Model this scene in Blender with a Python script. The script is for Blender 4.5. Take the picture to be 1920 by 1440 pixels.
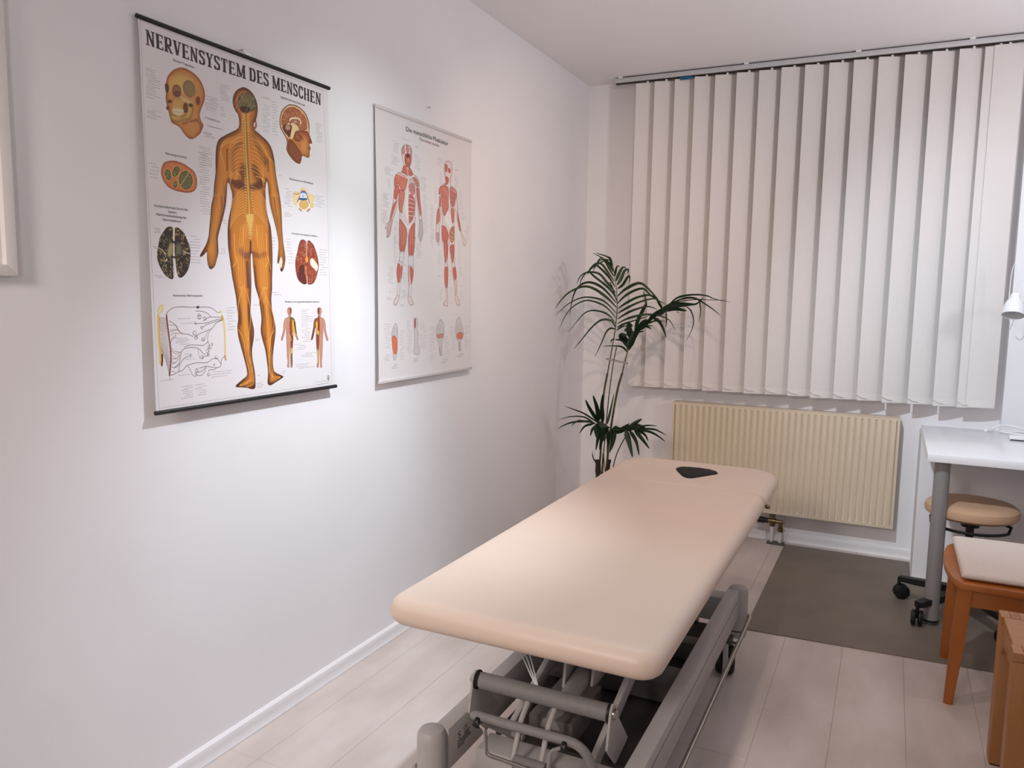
import bpy, bmesh, math, random
import numpy as np
from mathutils import Vector, Matrix

for o in list(bpy.data.objects): bpy.data.objects.remove(o)
scene = bpy.context.scene
COL = scene.collection

# ------------------------------------------------------------------ camera
cam = bpy.data.objects.new('camera', bpy.data.cameras.new('camera'))
COL.objects.link(cam)
_F = Vector((-0.43232135, 0.89469871, -0.11230527)); _R = Vector((0.89951567, 0.43660926, 0.0156174)); _U = _R.cross(_F)
cam.matrix_world = Matrix(((_R.x, _U.x, -_F.x, 1.6917), (_R.y, _U.y, -_F.y, 0.0), (_R.z, _U.z, -_F.z, 1.34475), (0, 0, 0, 1)))
cam.data.sensor_width = 36.0
cam.data.lens = 36.0*1464.27/1920
cam.data.clip_start = 0.02
scene.camera = cam

# ------------------------------------------------------------------ light and exposure
vs = scene.view_settings
scene.display_settings.display_device = 'sRGB'
vs.view_transform = 'Standard'; vs.look = 'None'; vs.gamma = 1.0; vs.use_curve_mapping = False
vs.exposure = 0.0
world = bpy.data.worlds.new('night'); scene.world = world; world.use_nodes = True
world.node_tree.nodes['Background'].inputs[0].default_value = (.02, .024, .035, 1)
world.node_tree.nodes['Background'].inputs[1].default_value = 0.3

def lamp(name, kind, loc, power, color=(1, 1, 1), target=None, size=.05, cone=90, blend=.6):
    d = bpy.data.lights.new(name, kind); d.energy = power; d.color = color
    if kind == 'AREA': d.shape = 'RECTANGLE'; d.size = size; d.size_y = size
    else: d.shadow_soft_size = size
    if kind == 'SPOT': d.spot_size = math.radians(cone); d.spot_blend = blend
    o = bpy.data.objects.new(name, d); COL.objects.link(o); o.location = loc
    if target is not None: o.rotation_euler = (Vector(target)-Vector(loc)).to_track_quat('-Z', 'Y').to_euler()
    return o
LX, LY, LZ = 1.20, 2.00, 2.40
lamp('ceiling_spot_wall', 'SPOT', (LX-.05, LY, LZ-.02), 114.0, (0.811, 0.895, 1.000), (0, 1.9, .45), .035, 62, 1)
lamp('ceiling_spot_charts', 'SPOT', (LX-.05, LY+.02, LZ-.02), 33.0, (0.873, 1.000, 1.000), (0, 2.3, 1.3), .035, 70, 1)
lamp('ceiling_spot_desk', 'SPOT', (LX+.08, LY+.06, LZ-.02), 148.8, (0.758, 0.887, 1.000), (2.45, 4.4, .9), .035, 66, 1)
lamp('ceiling_spot_corner', 'SPOT', (LX-.05, LY+.05, LZ-.02), 44.4, (1.000, 0.743, 0.541), (.1, 4.2, 1.2), .035, 75, 1)
lamp('ceiling_spot_right', 'SPOT', (LX+.05, LY+.05, LZ-.02), 19.8, (1.000, 0.818, 0.697), (1.8, 2.9, 0), .035, 95, 1)
lamp('ceiling_spot_front', 'SPOT', (LX, LY-.05, LZ-.02), 22.2, (0.459, 0.811, 1.000), (1.2, .9, 0), .035, 80, 1)
lamp('ceiling_fill', 'SPOT', (2.95, 2.6, 1.75), 68.4, (1.000, 0.965, 1.000), (2.0, 3.2, 2.58), .1, 150, 1)  # added unseen fill, right of the view, to brighten the ceiling
lamp('table_fill', 'SPOT', (.75, -1.1, 2.1), 184.0, (1.000, 0.870, 0.804), (.45, 1.3, .7), .25, 64, 1)  # added fill from behind the camera, stands in for bounce on the table front
lamp('rear_ceiling_fill', 'SPOT', (1.8, -.9, 1.6), 39.0, (1.000, 1.000, 0.923), (1.3, .6, 2.58), .1, 130, 1)  # added unseen fill behind the camera, for more bounce off the ceiling

# ------------------------------------------------------------------ materials
def lin(c):
    return tuple(((v/255)/12.92 if v/255 <= .04045 else ((v/255+.055)/1.055)**2.4) for v in c)+(1,)
def mat(name, rgb, rough=.5, metal=0.0, var=0.0, scale=20, bump=0.0, stretch=None, spec=.5, coat=0.0, rgb2=None, detail=5, trans=0.0, alpha=1.0):
    m = bpy.data.materials.new(name); m.use_nodes = True; nt = m.node_tree; b = nt.nodes['Principled BSDF']
    b.inputs['Base Color'].default_value = lin(rgb); b.inputs['Roughness'].default_value = rough
    b.inputs['Metallic'].default_value = metal; b.inputs['Specular IOR Level'].default_value = spec
    b.inputs['Coat Weight'].default_value = coat; b.inputs['Transmission Weight'].default_value = trans
    b.inputs['Alpha'].default_value = alpha
    if var or bump:
        tc = nt.nodes.new('ShaderNodeTexCoord'); mp = nt.nodes.new('ShaderNodeMapping'); ns = nt.nodes.new('ShaderNodeTexNoise')
        nt.links.new(tc.outputs['Object'], mp.inputs[0]); nt.links.new(mp.outputs[0], ns.inputs['Vector'])
        if stretch: mp.inputs['Scale'].default_value = stretch
        ns.inputs['Scale'].default_value = scale; ns.inputs['Detail'].default_value = detail
        if var:
            r = nt.nodes.new('ShaderNodeValToRGB'); r.color_ramp.elements[0].position = .3; r.color_ramp.elements[1].position = .7
            d = rgb2 or tuple(max(0, v*(1-var)) for v in rgb)
            r.color_ramp.elements[0].color = lin(d); r.color_ramp.elements[1].color = lin(rgb)
            nt.links.new(ns.outputs['Fac'], r.inputs[0]); nt.links.new(r.outputs[0], b.inputs['Base Color'])
        if bump:
            bp = nt.nodes.new('ShaderNodeBump'); bp.inputs['Strength'].default_value = bump; bp.inputs['Distance'].default_value = .002
            nt.links.new(ns.outputs['Fac'], bp.inputs['Height']); nt.links.new(bp.outputs[0], b.inputs['Normal'])
    return m
M = {
 'wall': mat('wall_paint', (243, 240, 242), .85, var=.015, scale=3, bump=.12, spec=.25),
 'ceiling': mat('ceiling_paint', (250, 246, 247), .9, var=.015, scale=2, bump=.1, spec=.2),
 'trim': mat('white_gloss_trim', (240, 238, 240), .35),
 'plank': mat('whitewashed_wood', (220, 209, 203), .45, var=.1, scale=2.6, bump=.12, stretch=(2.6, .9, 1), rgb2=(197, 183, 175), detail=9),
 'joint': mat('floor_joint', (168, 156, 148), .8),
 'mat': mat('grey_mat', (128, 116, 104), .55, var=.08, scale=6, bump=.1),
 'vinyl': mat('cream_vinyl', (229, 206, 189), .42, var=.02, scale=3, bump=.05, spec=.4),
 'stoolvinyl': mat('beige_vinyl', (200, 163, 132), .4, bump=.05, scale=60),
 'black': mat('black_plastic', (14, 13, 14), .5, var=.1, scale=40),
 'blackgloss': mat('black_vinyl', (15, 12, 11), .6, bump=.05, scale=80, spec=.25),
 'grey': mat('grey_powder_coat', (184, 179, 177), .5, var=.03, scale=60, bump=.03),
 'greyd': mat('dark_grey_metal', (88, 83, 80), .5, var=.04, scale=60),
 'cover': mat('dark_cover_shade', (52, 47, 44), .55, var=.05, scale=40),
 'grip': mat('grey_rubber_grip', (136, 133, 132), .6, var=.04, scale=60),
 'steel': mat('chrome_steel', (190, 186, 182), .25, 1, var=.05, scale=50),
 'tubesteel': mat('stainless_tube', (176, 168, 158), .3, 1, var=.05, scale=50),
 'brass': mat('nickel_fitting', (140, 120, 92), .3, 1, var=.15, scale=60),
 'leg': mat('silver_grey_paint', (150, 147, 146), .4, .2, var=.03, scale=60),
 'desk': mat('white_laminate', (236, 236, 239), .22, var=.01, scale=5),
 'rad': mat('cream_enamel', (222, 206, 182), .35, var=.02, scale=4),
 'slat': mat('blind_fabric', (226, 220, 217), .8, var=.012, scale=200, bump=.04, stretch=(1, 1, .3), spec=.2),
 'slathem': mat('blind_hem', (231, 226, 222), .7, var=.02, scale=120, spec=.2),
 'railm': mat('blind_rail_aluminium', (206, 206, 208), .45, .1, var=.02, scale=30),
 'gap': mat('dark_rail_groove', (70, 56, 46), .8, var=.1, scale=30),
 'whiteplastic': mat('white_plastic', (238, 238, 240), .35, var=.01, scale=30),
 'blue': mat('blue_plastic', (20, 92, 140), .4, var=.05, scale=30),
 'chairwood': mat('orange_beech', (184, 110, 50), .38, var=.1, scale=7, bump=.05, stretch=(1, 1, .25), rgb2=(160, 88, 34)),
 'stoolwood': mat('oiled_oak', (186, 136, 92), .45, var=.14, scale=8, bump=.08, stretch=(.3, 2.2, 2.2), rgb2=(174, 116, 66)),
 'stoolwoodv': mat('oiled_oak_upright', (180, 128, 84), .45, var=.14, scale=8, bump=.08, stretch=(2.2, 2.2, .3), rgb2=(170, 112, 62)),
 'endgrain': mat('oak_end_grain', (176, 122, 76), .5, var=.15, scale=60, bump=.1),
 'cotton': mat('cream_cotton', (228, 215, 205), .85, var=.03, scale=90, bump=.2),
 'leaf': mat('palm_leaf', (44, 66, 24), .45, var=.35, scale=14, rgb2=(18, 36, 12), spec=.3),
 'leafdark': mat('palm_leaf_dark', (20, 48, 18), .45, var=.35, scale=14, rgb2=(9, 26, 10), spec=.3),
 'stalk': mat('palm_stalk', (84, 80, 34), .5, var=.3, scale=20, rgb2=(48, 46, 20)),
 'bark': mat('palm_bark', (52, 40, 26), .85, var=.35, scale=40, bump=.5, stretch=(1, 1, .4)),
 'terracotta': mat('dark_planter', (70, 66, 64), .6, var=.05, scale=20),
 'soil': mat('soil', (48, 36, 28), .95, var=.4, scale=60, bump=.8),
 'ink': mat('black_print', (52, 46, 46), .6, var=.05, scale=60),
 'inkgrey': mat('grey_print', (92, 84, 86), .6, var=.05, scale=60),
 'inkpink': mat('rose_print', (160, 126, 130), .6, var=.05, scale=60),
 'paper': mat('white_paper', (236, 233, 233), .6, var=.01, scale=8),
 'framewhite': mat('white_frame', (228, 222, 220), .5, var=.01, scale=20),
 'tie': mat('grey_tie', (150, 142, 138), .5, var=.02, scale=30),
 'clear': mat('clear_hanger', (214, 208, 208), .3, var=.01, scale=20),
 'lampinner': mat('lamp_reflector', (150, 140, 122), .5, var=.05, scale=20),
}

# ------------------------------------------------------------------ mesh helpers
class MB:
    """collects boxes, tubes, lathes and prisms in world coordinates, then links them as ONE mesh object"""
    def __init__(s): s.bm = bmesh.new()
    def box(s, x0, x1, y0, y1, z0, z1, bev=0, seg=2):
        r = bmesh.ops.create_cube(s.bm, size=1); v = r['verts']
        for p in v: p.co = Vector((x0 if p.co.x < 0 else x1, y0 if p.co.y < 0 else y1, z0 if p.co.z < 0 else z1))
        if bev:
            e = list({e for p in v for e in p.link_edges})
            bmesh.ops.bevel(s.bm, geom=e, offset=bev, segments=seg, affect='EDGES', profile=.5)
        return s
    def prism(s, pts, axis, a, b, bev=0):
        """polygon pts (2D) extruded along axis 0/1/2 from a to b"""
        def P(u, v, w):
            return {0: (w, u, v), 1: (u, w, v), 2: (u, v, w)}[axis]
        lo = [s.bm.verts.new(P(u, v, a)) for u, v in pts]; hi = [s.bm.verts.new(P(u, v, b)) for u, v in pts]
        n = len(pts); fs = [s.bm.faces.new(lo[::-1]), s.bm.faces.new(hi)]
        for i in range(n): fs.append(s.bm.faces.new((lo[i], lo[(i+1) % n], hi[(i+1) % n], hi[i])))
        bmesh.ops.recalc_face_normals(s.bm, faces=fs)
        if bev:
            e = list({e for f in fs for e in f.edges})
            bmesh.ops.bevel(s.bm, geom=e, offset=bev, segments=2, affect='EDGES', profile=.5)
        return s
    def tube(s, path, r, n=12, cap=True, closed=False, flat=1.0):
        P = [Vector(p) for p in path]; rr = r if isinstance(r, (list, tuple)) else [r]*len(P)
        rings = []; ref = None; m = len(P)
        for i, p in enumerate(P):
            if closed: t = P[(i+1) % m]-P[i-1]
            else: t = P[min(i+1, m-1)]-P[max(i-1, 0)]
            t.normalize()
            if ref is None: ref = Vector((0, 0, 1)) if abs(t.z) < .9 else Vector((1, 0, 0))
            a = (ref-t*ref.dot(t)).normalized(); b = t.cross(a); ref = a
            rings.append([s.bm.verts.new(p+(a*math.cos(k*2*math.pi/n)*flat+b*math.sin(k*2*math.pi/n))*rr[i]) for k in range(n)])
        for i in range(m if closed else m-1):
            q, w = rings[i], rings[(i+1) % m]
            for k in range(n): s.bm.faces.new((q[k], q[(k+1) % n], w[(k+1) % n], w[k]))
        if cap and not closed: s.bm.faces.new(rings[0][::-1]); s.bm.faces.new(rings[-1])
        return s
    def cyl(s, p0, p1, r, n=20): return s.tube([p0, p1], r, n)
    def lathe(s, prof, origin, axis=(0, 0, 1), n=32):
        """prof = [(radius, height)...] about axis through origin"""
        A = Vector(axis).normalized(); q = Vector((0, 0, 1)).rotation_difference(A); O = Vector(origin); rings = []
        for r, h in prof:
            if r < 1e-6: rings.append([s.bm.verts.new(O+A*h)])
            else: rings.append([s.bm.verts.new(O+q @ Vector((r*math.cos(k*2*math.pi/n), r*math.sin(k*2*math.pi/n), h))) for k in range(n)])
        for a, b in zip(rings[:-1], rings[1:]):
            for k in range(n):
                j = (k+1) % n
                if len(a) == 1 and len(b) == 1: continue
                if len(a) == 1: s.bm.faces.new((a[0], b[j], b[k]))
                elif len(b) == 1: s.bm.faces.new((a[k], a[j], b[0]))
                else: s.bm.faces.new((a[k], a[j], b[j], b[k]))
        return s
    def grid(s, fn, nu, nv):
        V = [[s.bm.verts.new(fn(i/nu, j/nv)) for i in range(nu+1)] for j in range(nv+1)]
        for j in range(nv):
            for i in range(nu): s.bm.faces.new((V[j][i], V[j][i+1], V[j+1][i+1], V[j+1][i]))
        return s
    def build(s, name, m, parent=None, smooth=35, label=None, local=False):
        org = root_loc(parent) if parent is not None else Vector((0, 0, 0))
        me = bpy.data.meshes.new(name)
        if not local:
            for v in s.bm.verts: v.co -= org
        bmesh.ops.recalc_face_normals(s.bm, faces=s.bm.faces[:]) if smooth is not None else None
        s.bm.to_mesh(me); s.bm.free()
        o = bpy.data.objects.new(name, me); COL.objects.link(o)
        for mm in (m if isinstance(m, (list, tuple)) else [m]): me.materials.append(mm)
        if smooth:
            for p in me.polygons: p.use_smooth = True
            me.set_sharp_from_angle(angle=math.radians(smooth))
        if parent is not None: o.parent = parent
        if label: o['label'] = label
        return o
def root_loc(o):
    v = Vector((0, 0, 0))
    while o is not None: v += o.location; o = o.parent
    return v
def thing(name, label, cat, loc, group=None):
    o = bpy.data.objects.new(name, None); COL.objects.link(o); o.location = loc; o.empty_display_size = .1
    o['label'] = label; o['category'] = cat
    if group: o['group'] = group
    return o
def struct(o): o['kind'] = 'structure'; return o
def arc(p, q, r, bend, n=6):
    return None
def fillet(path, r, n=5):
    """polyline with rounded corners"""
    P = [Vector(p) for p in path]; out = [P[0]]
    for a, b, c in zip(P[:-2], P[1:-1], P[2:]):
        u = (a-b); v = (c-b); d = min(r, u.length*.49, v.length*.49); u.normalize(); v.normalize()
        s, e = b+u*d, b+v*d
        for k in range(n+1):
            t = k/n; out.append(s*(1-t)**2+b*2*t*(1-t)+e*t*t)
    out.append(P[-1]); return out
def curve(path, n=6):
    P = [Vector(p) for p in path]; m = len(P); out = []
    for i in range(m-1):
        a = P[max(i-1, 0)]; b = P[i]; c = P[i+1]; d = P[min(i+2, m-1)]
        for k in range(n):
            t = k/n; out.append(.5*((2*b)+(c-a)*t+(2*a-5*b+4*c-d)*t*t+(3*b-a-3*c+d)*t**3))
    out.append(P[-1]); return out
def text_mesh(body, size, width=None, align='LEFT'):
    """flat lettering as a mesh: returns verts, faces with x from 0"""
    c = bpy.data.curves.new('t', 'FONT'); c.body = body; c.size = size; c.resolution_u = 2
    o = bpy.data.objects.new('t', c); COL.objects.link(o)
    me = bpy.data.meshes.new_from_object(o.evaluated_get(bpy.context.evaluated_depsgraph_get()))
    vs = [Vector(v.co) for v in me.vertices]; fs = [tuple(p.vertices) for p in me.polygons]
    bpy.data.objects.remove(o); bpy.data.curves.remove(c); bpy.data.meshes.remove(me)
    if vs:
        x0 = min(v.x for v in vs); x1 = max(v.x for v in vs)
        for v in vs: v.x = (v.x-x0)*((width/(x1-x0)) if width else 1)
    return vs, fs

# ------------------------------------------------------------------ flat print of the two wall charts (strokes and fills in half millimetres)
PRINT_NERVES=[
['F',[677,168,636,185,604,215,588,254,591,289,606,313,621,327,628,356,627,383,614,405,576,428,520,459,480,486,460,521,450,573,446,631,445,660,439,695,429,743,422,791,405,846,395,911,385,965,377,1012,358,1054,334,1088,314,1115,323,1122,344,1108,362,1095,361,1125,365,1160,372,1177,382,1185,395,1181,413,1167,426,1137,441,1091,441,1050,442,1014,461,959,488,891,509,823,518,763,528,708,543,730,555,764,553,807,537,862,519,924,512,985,512,1057,521,1130,530,1197,538,1252,536,1235,546,1284,556,1333,562,1395,567,1451,559,1501,563,1551,581,1615,603,1686,619,1745,618,1780,586,1799,551,1818,532,1831,542,1840,588,1846,621,1852,651,1862,675,1861,683,1847,683,1795,678,1749,667,1691,665,1633,680,1575,685,1524,674,1473,664,1422,669,1346,674,1289,676,1249,677,1186,678,1123,681,1089,690,1088,693,1148,698,1205,704,1262,714,1295,730,1339,741,1404,746,1462,738,1526,749,1579,769,1639,780,1705,787,1772,781,1827,785,1848,808,1854,850,1840,907,1819,914,1811,894,1801,857,1785,835,1765,830,1702,839,1636,854,1570,860,1517,851,1464,836,1411,832,1346,841,1281,843,1234,849,1155,853,1071,851,987,845,923,827,873,813,811,812,760,812,710,822,665,832,682,836,732,845,795,865,857,886,920,902,984,905,1029,899,1075,892,1121,899,1134,911,1114,925,1090,935,1113,930,1146,914,1166,927,1180,945,1159,960,1112,958,1066,947,1000,942,929,941,863,937,786,926,722,912,660,900,597,899,586,890,523,872,469,838,432,786,406,744,386,736,369,738,350,753,332,765,296,770,258,759,218,727,182],(84,40,14),(204,124,40),24,1],
['S',[536,701,580,701,645,711],50.0,(88,44,20),0.7975,1,1],
['S',[819,659,784,676,704,710],50.0,(88,44,20),0.7975,1,1],
['S',[580,719,612,724,649,723],42.5,(88,44,20),0.725,1,1],
['S',[713,715,756,707,796,687],42.5,(88,44,20),0.725,1,1],
['S',[646,613,638,649,625,682],87.5,(88,44,20),0.6525,1,1],
['S',[733,605,750,639,775,663],87.5,(88,44,20),0.6525,1,1],
['S',[734,429,782,489,812,553],75.0,(88,44,20),0.5075,1,1],
['S',[634,473,571,544,567,633],50.0,(88,44,20),0.3625,1,1],
['S',[532,530,527,644],17.5,(88,44,20),0.58,1,1],
['S',[839,512,838,601],17.5,(88,44,20),0.58,1,1],
['S',[681,1017,678,1086],20.0,(60,30,40),0.9,1,1],
['S',[605,1077,637,1100,675,1092],62.5,(90,40,70),0.5075,1,1],
['S',[697,1085,749,1095,793,1080],50.0,(88,44,20),0.435,1,1],
['S',[836,924,825,1182],17.5,(88,44,20),0.6525,1,1],
['S',[524,960,524,1069],12.5,(88,44,20),0.58,1,1],
['S',[648,1137,651,1275],32.5,(80,45,60),0.725,1,1],
['S',[707,1154,715,1274],20.0,(88,44,20),0.58,1,1],
['S',[571,1376,581,1427,583,1483],32.5,(88,44,20),0.58,1,1],
['S',[655,1377,651,1472,659,1575,651,1664],32.5,(88,44,20),0.725,1,1],
['S',[768,1378,777,1476,778,1580],27.5,(88,44,20),0.58,1,1],
['S',[840,1490,828,1582,817,1674],17.5,(88,44,20),0.58,1,1],
['S',[477,785,478,844,467,917],20.0,(88,44,20),0.5075,1,1],
['S',[879,747,894,829,909,918],12.5,(88,44,20),0.58,1,1],
['S',[462,530,453,642],12.5,(88,44,20),0.58,1,1],
['S',[880,487,893,580],15.0,(88,44,20),0.725,1,1],
['F',[668,203,705,192,743,206,758,236,753,268,722,289,680,298,635,295,624,270,629,239,642,219],(70,66,44),(104,98,64),7,1],
['W',60,5,14,2,(190,160,90),0.8,4],
['W',40,5,12,2,(50,44,30),0.7,4],
['F',[639,284,673,271,702,271,710,286,688,305,663,307,643,302],(44,24,14),(70,36,20),4,1],
['S',[598,311,632,263,667,219,685,186],3,(232,170,110),0.6,0,1],
['S',[617,325,648,265,692,208],3,(232,170,110),0.5,0,1],
['S',[595,282,626,228,668,186],4,(214,140,110),0.5,0,1],
['S',[679,313,698,267,725,225],3,(220,180,100),0.6,0,1],
['S',[748,333,754,353,748,373,740,377],12,(120,60,24),0.8,0,1],
['S',[650,319,646,367,647,415],4,(244,176,84),0.8,0,1],
['S',[662,316,657,365,658,413],4,(244,176,84),0.8,0,1],
['S',[690,311,686,360,687,408],4,(244,176,84),0.8,0,1],
['S',[704,308,699,357,700,406],4,(244,176,84),0.8,0,1],
['S',[645,418,599,448,540,471,498,509,478,572,456,674,433,793],3,(244,176,84),0.55,0,1],
['S',[710,406,753,421,796,454,833,499,851,551,864,638,856,746],3,(244,176,84),0.55,0,1],
['S',[645,425,599,454,539,476,496,514,482,575,466,672,445,792],3,(244,176,84),0.55,0,1],
['S',[710,412,753,427,796,459,833,502,857,550,870,637,865,745],3,(244,176,84),0.55,0,1],
['S',[645,432,599,460,539,480,494,519,486,579,476,671,456,790],3,(244,176,84),0.55,0,1],
['S',[710,419,753,434,796,463,833,506,863,550,877,636,875,744],3,(244,176,84),0.55,0,1],
['S',[644,439,598,466,539,484,492,525,491,583,487,670,468,789],3,(244,176,84),0.55,0,1],
['S',[709,425,752,440,796,468,833,510,869,549,884,635,884,743],3,(244,176,84),0.55,0,1],
['S',[644,446,598,473,539,489,490,530,495,586,497,668,479,788],3,(244,176,84),0.55,0,1],
['S',[709,431,752,446,795,473,833,513,875,548,890,634,894,742],3,(244,176,84),0.55,0,1],
['S',[644,453,598,479,539,493,488,536,500,590,508,667,491,786],3,(244,176,84),0.55,0,1],
['S',[709,438,752,453,795,477,832,517,881,547,897,633,903,741],3,(244,176,84),0.55,0,1],
['S',[644,460,598,485,538,497,486,541,504,594,518,666,502,785],3,(244,176,84),0.55,0,1],
['S',[708,444,752,459,795,482,832,521,887,546,904,632,913,740],3,(244,176,84),0.55,0,1],
['S',[431,784,418,850,404,922,391,994,384,1047,370,1112,372,1171],3,(244,176,84),0.6,0,1],
['S',[842,732,854,801,876,869,897,945,908,1016,905,1075,911,1160],3,(244,176,84),0.6,0,1],
['S',[441,783,429,849,413,921,397,993,391,1046,379,1112,379,1171],3,(244,176,84),0.6,0,1],
['S',[854,730,867,799,886,868,904,944,914,1015,913,1074,917,1160],3,(244,176,84),0.6,0,1],
['S',[452,782,441,848,422,920,403,993,398,1046,389,1112,385,1171],3,(244,176,84),0.6,0,1],
['S',[867,729,880,798,896,867,911,944,920,1015,921,1074,923,1159],3,(244,176,84),0.6,0,1],
['S',[462,781,452,847,431,920,410,992,405,1046,398,1111,391,1171],3,(244,176,84),0.6,0,1],
['S',[880,727,893,797,906,866,918,943,926,1015,929,1074,929,1159],3,(244,176,84),0.6,0,1],
['S',[472,780,463,846,440,919,416,992,412,1045,408,1111,398,1171],3,(244,176,84),0.6,0,1],
['S',[893,726,906,795,916,866,925,943,932,1014,937,1073,935,1159],3,(244,176,84),0.6,0,1],
['S',[483,778,475,845,449,918,423,991,419,1045,418,1110,404,1170],3,(244,176,84),0.6,0,1],
['S',[906,724,919,794,926,865,932,942,938,1014,945,1073,941,1159],3,(244,176,84),0.6,0,1],
['S',[493,777,486,843,458,917,429,991,427,1044,427,1110,411,1170],3,(244,176,84),0.6,0,1],
['S',[919,723,932,793,936,864,939,942,944,1014,954,1072,947,1159],3,(244,176,84),0.6,0,1],
['S',[650,443,611,455,574,483,549,517],4,(244,176,84),0.75,0,1],
['S',[712,437,752,444,789,465,811,493],4,(244,176,84),0.75,0,1],
['S',[649,466,610,477,573,505,548,544],4,(244,176,84),0.75,0,1],
['S',[711,460,751,466,788,487,810,521],4,(244,176,84),0.75,0,1],
['S',[648,488,609,499,572,527,547,570],4,(244,176,84),0.75,0,1],
['S',[710,482,750,489,787,510,808,548],4,(244,176,84),0.75,0,1],
['S',[647,510,608,521,571,549,546,596],4,(244,176,84),0.75,0,1],
['S',[709,505,749,512,787,533,807,576],4,(244,176,84),0.75,0,1],
['S',[646,533,607,543,570,571,544,623],4,(244,176,84),0.75,0,1],
['S',[708,527,748,535,786,556,806,604],4,(244,176,84),0.75,0,1],
['S',[645,555,606,565,569,593,543,649],4,(244,176,84),0.75,0,1],
['S',[707,550,747,557,785,579,805,632],4,(244,176,84),0.75,0,1],
['S',[644,577,605,588,568,615,542,675],4,(244,176,84),0.75,0,1],
['S',[706,573,746,580,784,602,804,659],4,(244,176,84),0.75,0,1],
['S',[643,600,604,610,567,637,541,702],4,(244,176,84),0.75,0,1],
['S',[705,595,745,603,783,625,803,687],4,(244,176,84),0.75,0,1],
['S',[643,622,603,632,566,659,540,728],4,(244,176,84),0.75,0,1],
['S',[704,618,745,626,782,648,802,715],4,(244,176,84),0.75,0,1],
['S',[597,642,584,666,571,687],3,(244,176,84),0.7,0,1],
['S',[737,647,769,646,788,655,794,672],3,(244,176,84),0.6,0,1],
['S',[597,642,590,665,578,686],3,(244,176,84),0.7,0,1],
['S',[737,647,769,646,791,654,797,672],3,(244,176,84),0.6,0,1],
['S',[597,642,596,664,585,685],3,(244,176,84),0.7,0,1],
['S',[737,647,769,646,793,654,800,671],3,(244,176,84),0.6,0,1],
['S',[597,642,602,663,592,684],3,(244,176,84),0.7,0,1],
['S',[737,647,769,646,796,654,803,671],3,(244,176,84),0.6,0,1],
['S',[597,642,608,662,599,683],3,(244,176,84),0.7,0,1],
['S',[737,647,769,646,798,653,807,671],3,(244,176,84),0.6,0,1],
['S',[597,642,614,662,607,682],3,(244,176,84),0.7,0,1],
['S',[737,647,769,646,801,653,810,670],3,(244,176,84),0.6,0,1],
['S',[597,642,620,661,614,681],3,(244,176,84),0.7,0,1],
['S',[737,647,769,646,804,653,813,670],3,(244,176,84),0.6,0,1],
['S',[597,642,626,660,621,681],3,(244,176,84),0.7,0,1],
['S',[737,647,769,646,806,652,816,669],3,(244,176,84),0.6,0,1],
['S',[654,710,611,740,568,787,547,813],4,(244,176,84),0.75,0,1],
['S',[713,703,755,723,798,762,814,786],4,(244,176,84),0.75,0,1],
['S',[652,726,609,756,566,803,546,829],4,(244,176,84),0.75,0,1],
['S',[714,719,756,739,799,778,815,802],4,(244,176,84),0.75,0,1],
['S',[651,742,607,772,564,819,544,845],4,(244,176,84),0.75,0,1],
['S',[714,735,756,755,800,795,817,818],4,(244,176,84),0.75,0,1],
['S',[649,759,604,788,561,835,543,861],4,(244,176,84),0.75,0,1],
['S',[715,751,756,772,801,811,818,835],4,(244,176,84),0.75,0,1],
['S',[648,775,602,804,559,851,541,877],4,(244,176,84),0.75,0,1],
['S',[716,767,756,788,802,827,819,851],4,(244,176,84),0.75,0,1],
['S',[646,791,599,820,557,867,540,892],4,(244,176,84),0.75,0,1],
['S',[716,783,756,804,803,844,820,868],4,(244,176,84),0.75,0,1],
['S',[645,807,597,836,554,883,538,908],4,(244,176,84),0.75,0,1],
['S',[717,799,757,820,804,860,821,884],4,(244,176,84),0.75,0,1],
['S',[643,823,595,852,552,899,537,924],4,(244,176,84),0.75,0,1],
['S',[717,816,757,837,805,877,822,901],4,(244,176,84),0.75,0,1],
['S',[642,839,592,868,550,914,535,940],4,(244,176,84),0.75,0,1],
['S',[718,832,757,853,806,893,823,917],4,(244,176,84),0.75,0,1],
['S',[640,855,590,884,547,930,533,956],4,(244,176,84),0.75,0,1],
['S',[719,848,757,869,808,909,824,934],4,(244,176,84),0.75,0,1],
['S',[654,901,631,940,626,977],3,(244,176,84),0.6,0,1],
['S',[715,896,734,932,736,969],3,(244,176,84),0.6,0,1],
['S',[657,915,631,954,625,992],3,(244,176,84),0.6,0,1],
['S',[711,911,733,947,736,984],3,(244,176,84),0.6,0,1],
['S',[659,930,630,969,624,1007],3,(244,176,84),0.6,0,1],
['S',[707,926,732,962,735,1000],3,(244,176,84),0.6,0,1],
['S',[662,945,629,984,624,1022],3,(244,176,84),0.6,0,1],
['S',[703,942,732,977,735,1015],3,(244,176,84),0.6,0,1],
['S',[665,959,629,999,623,1036],3,(244,176,84),0.6,0,1],
['S',[699,957,731,992,734,1030],3,(244,176,84),0.6,0,1],
['S',[668,974,628,1014,622,1051],3,(244,176,84),0.6,0,1],
['S',[695,972,731,1007,733,1045],3,(244,176,84),0.6,0,1],
['S',[628,928,606,1040,594,1127,596,1276,604,1283,616,1383,620,1497,629,1599,641,1689,650,1780,647,1818],3,(244,176,84),0.8,0,1],
['S',[743,918,751,1031,765,1120,772,1274,772,1281,786,1385,785,1502,797,1607,806,1700,809,1780,828,1808],3,(244,176,84),0.8,0,1],
['S',[639,927,618,1039,606,1126,608,1275,611,1283,624,1383,627,1497,637,1599,649,1689,658,1780,655,1819],3,(244,176,84),0.8,0,1],
['S',[755,917,764,1031,778,1119,785,1273,780,1281,794,1385,793,1502,806,1608,815,1701,817,1781,828,1808],3,(244,176,84),0.8,0,1],
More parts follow.
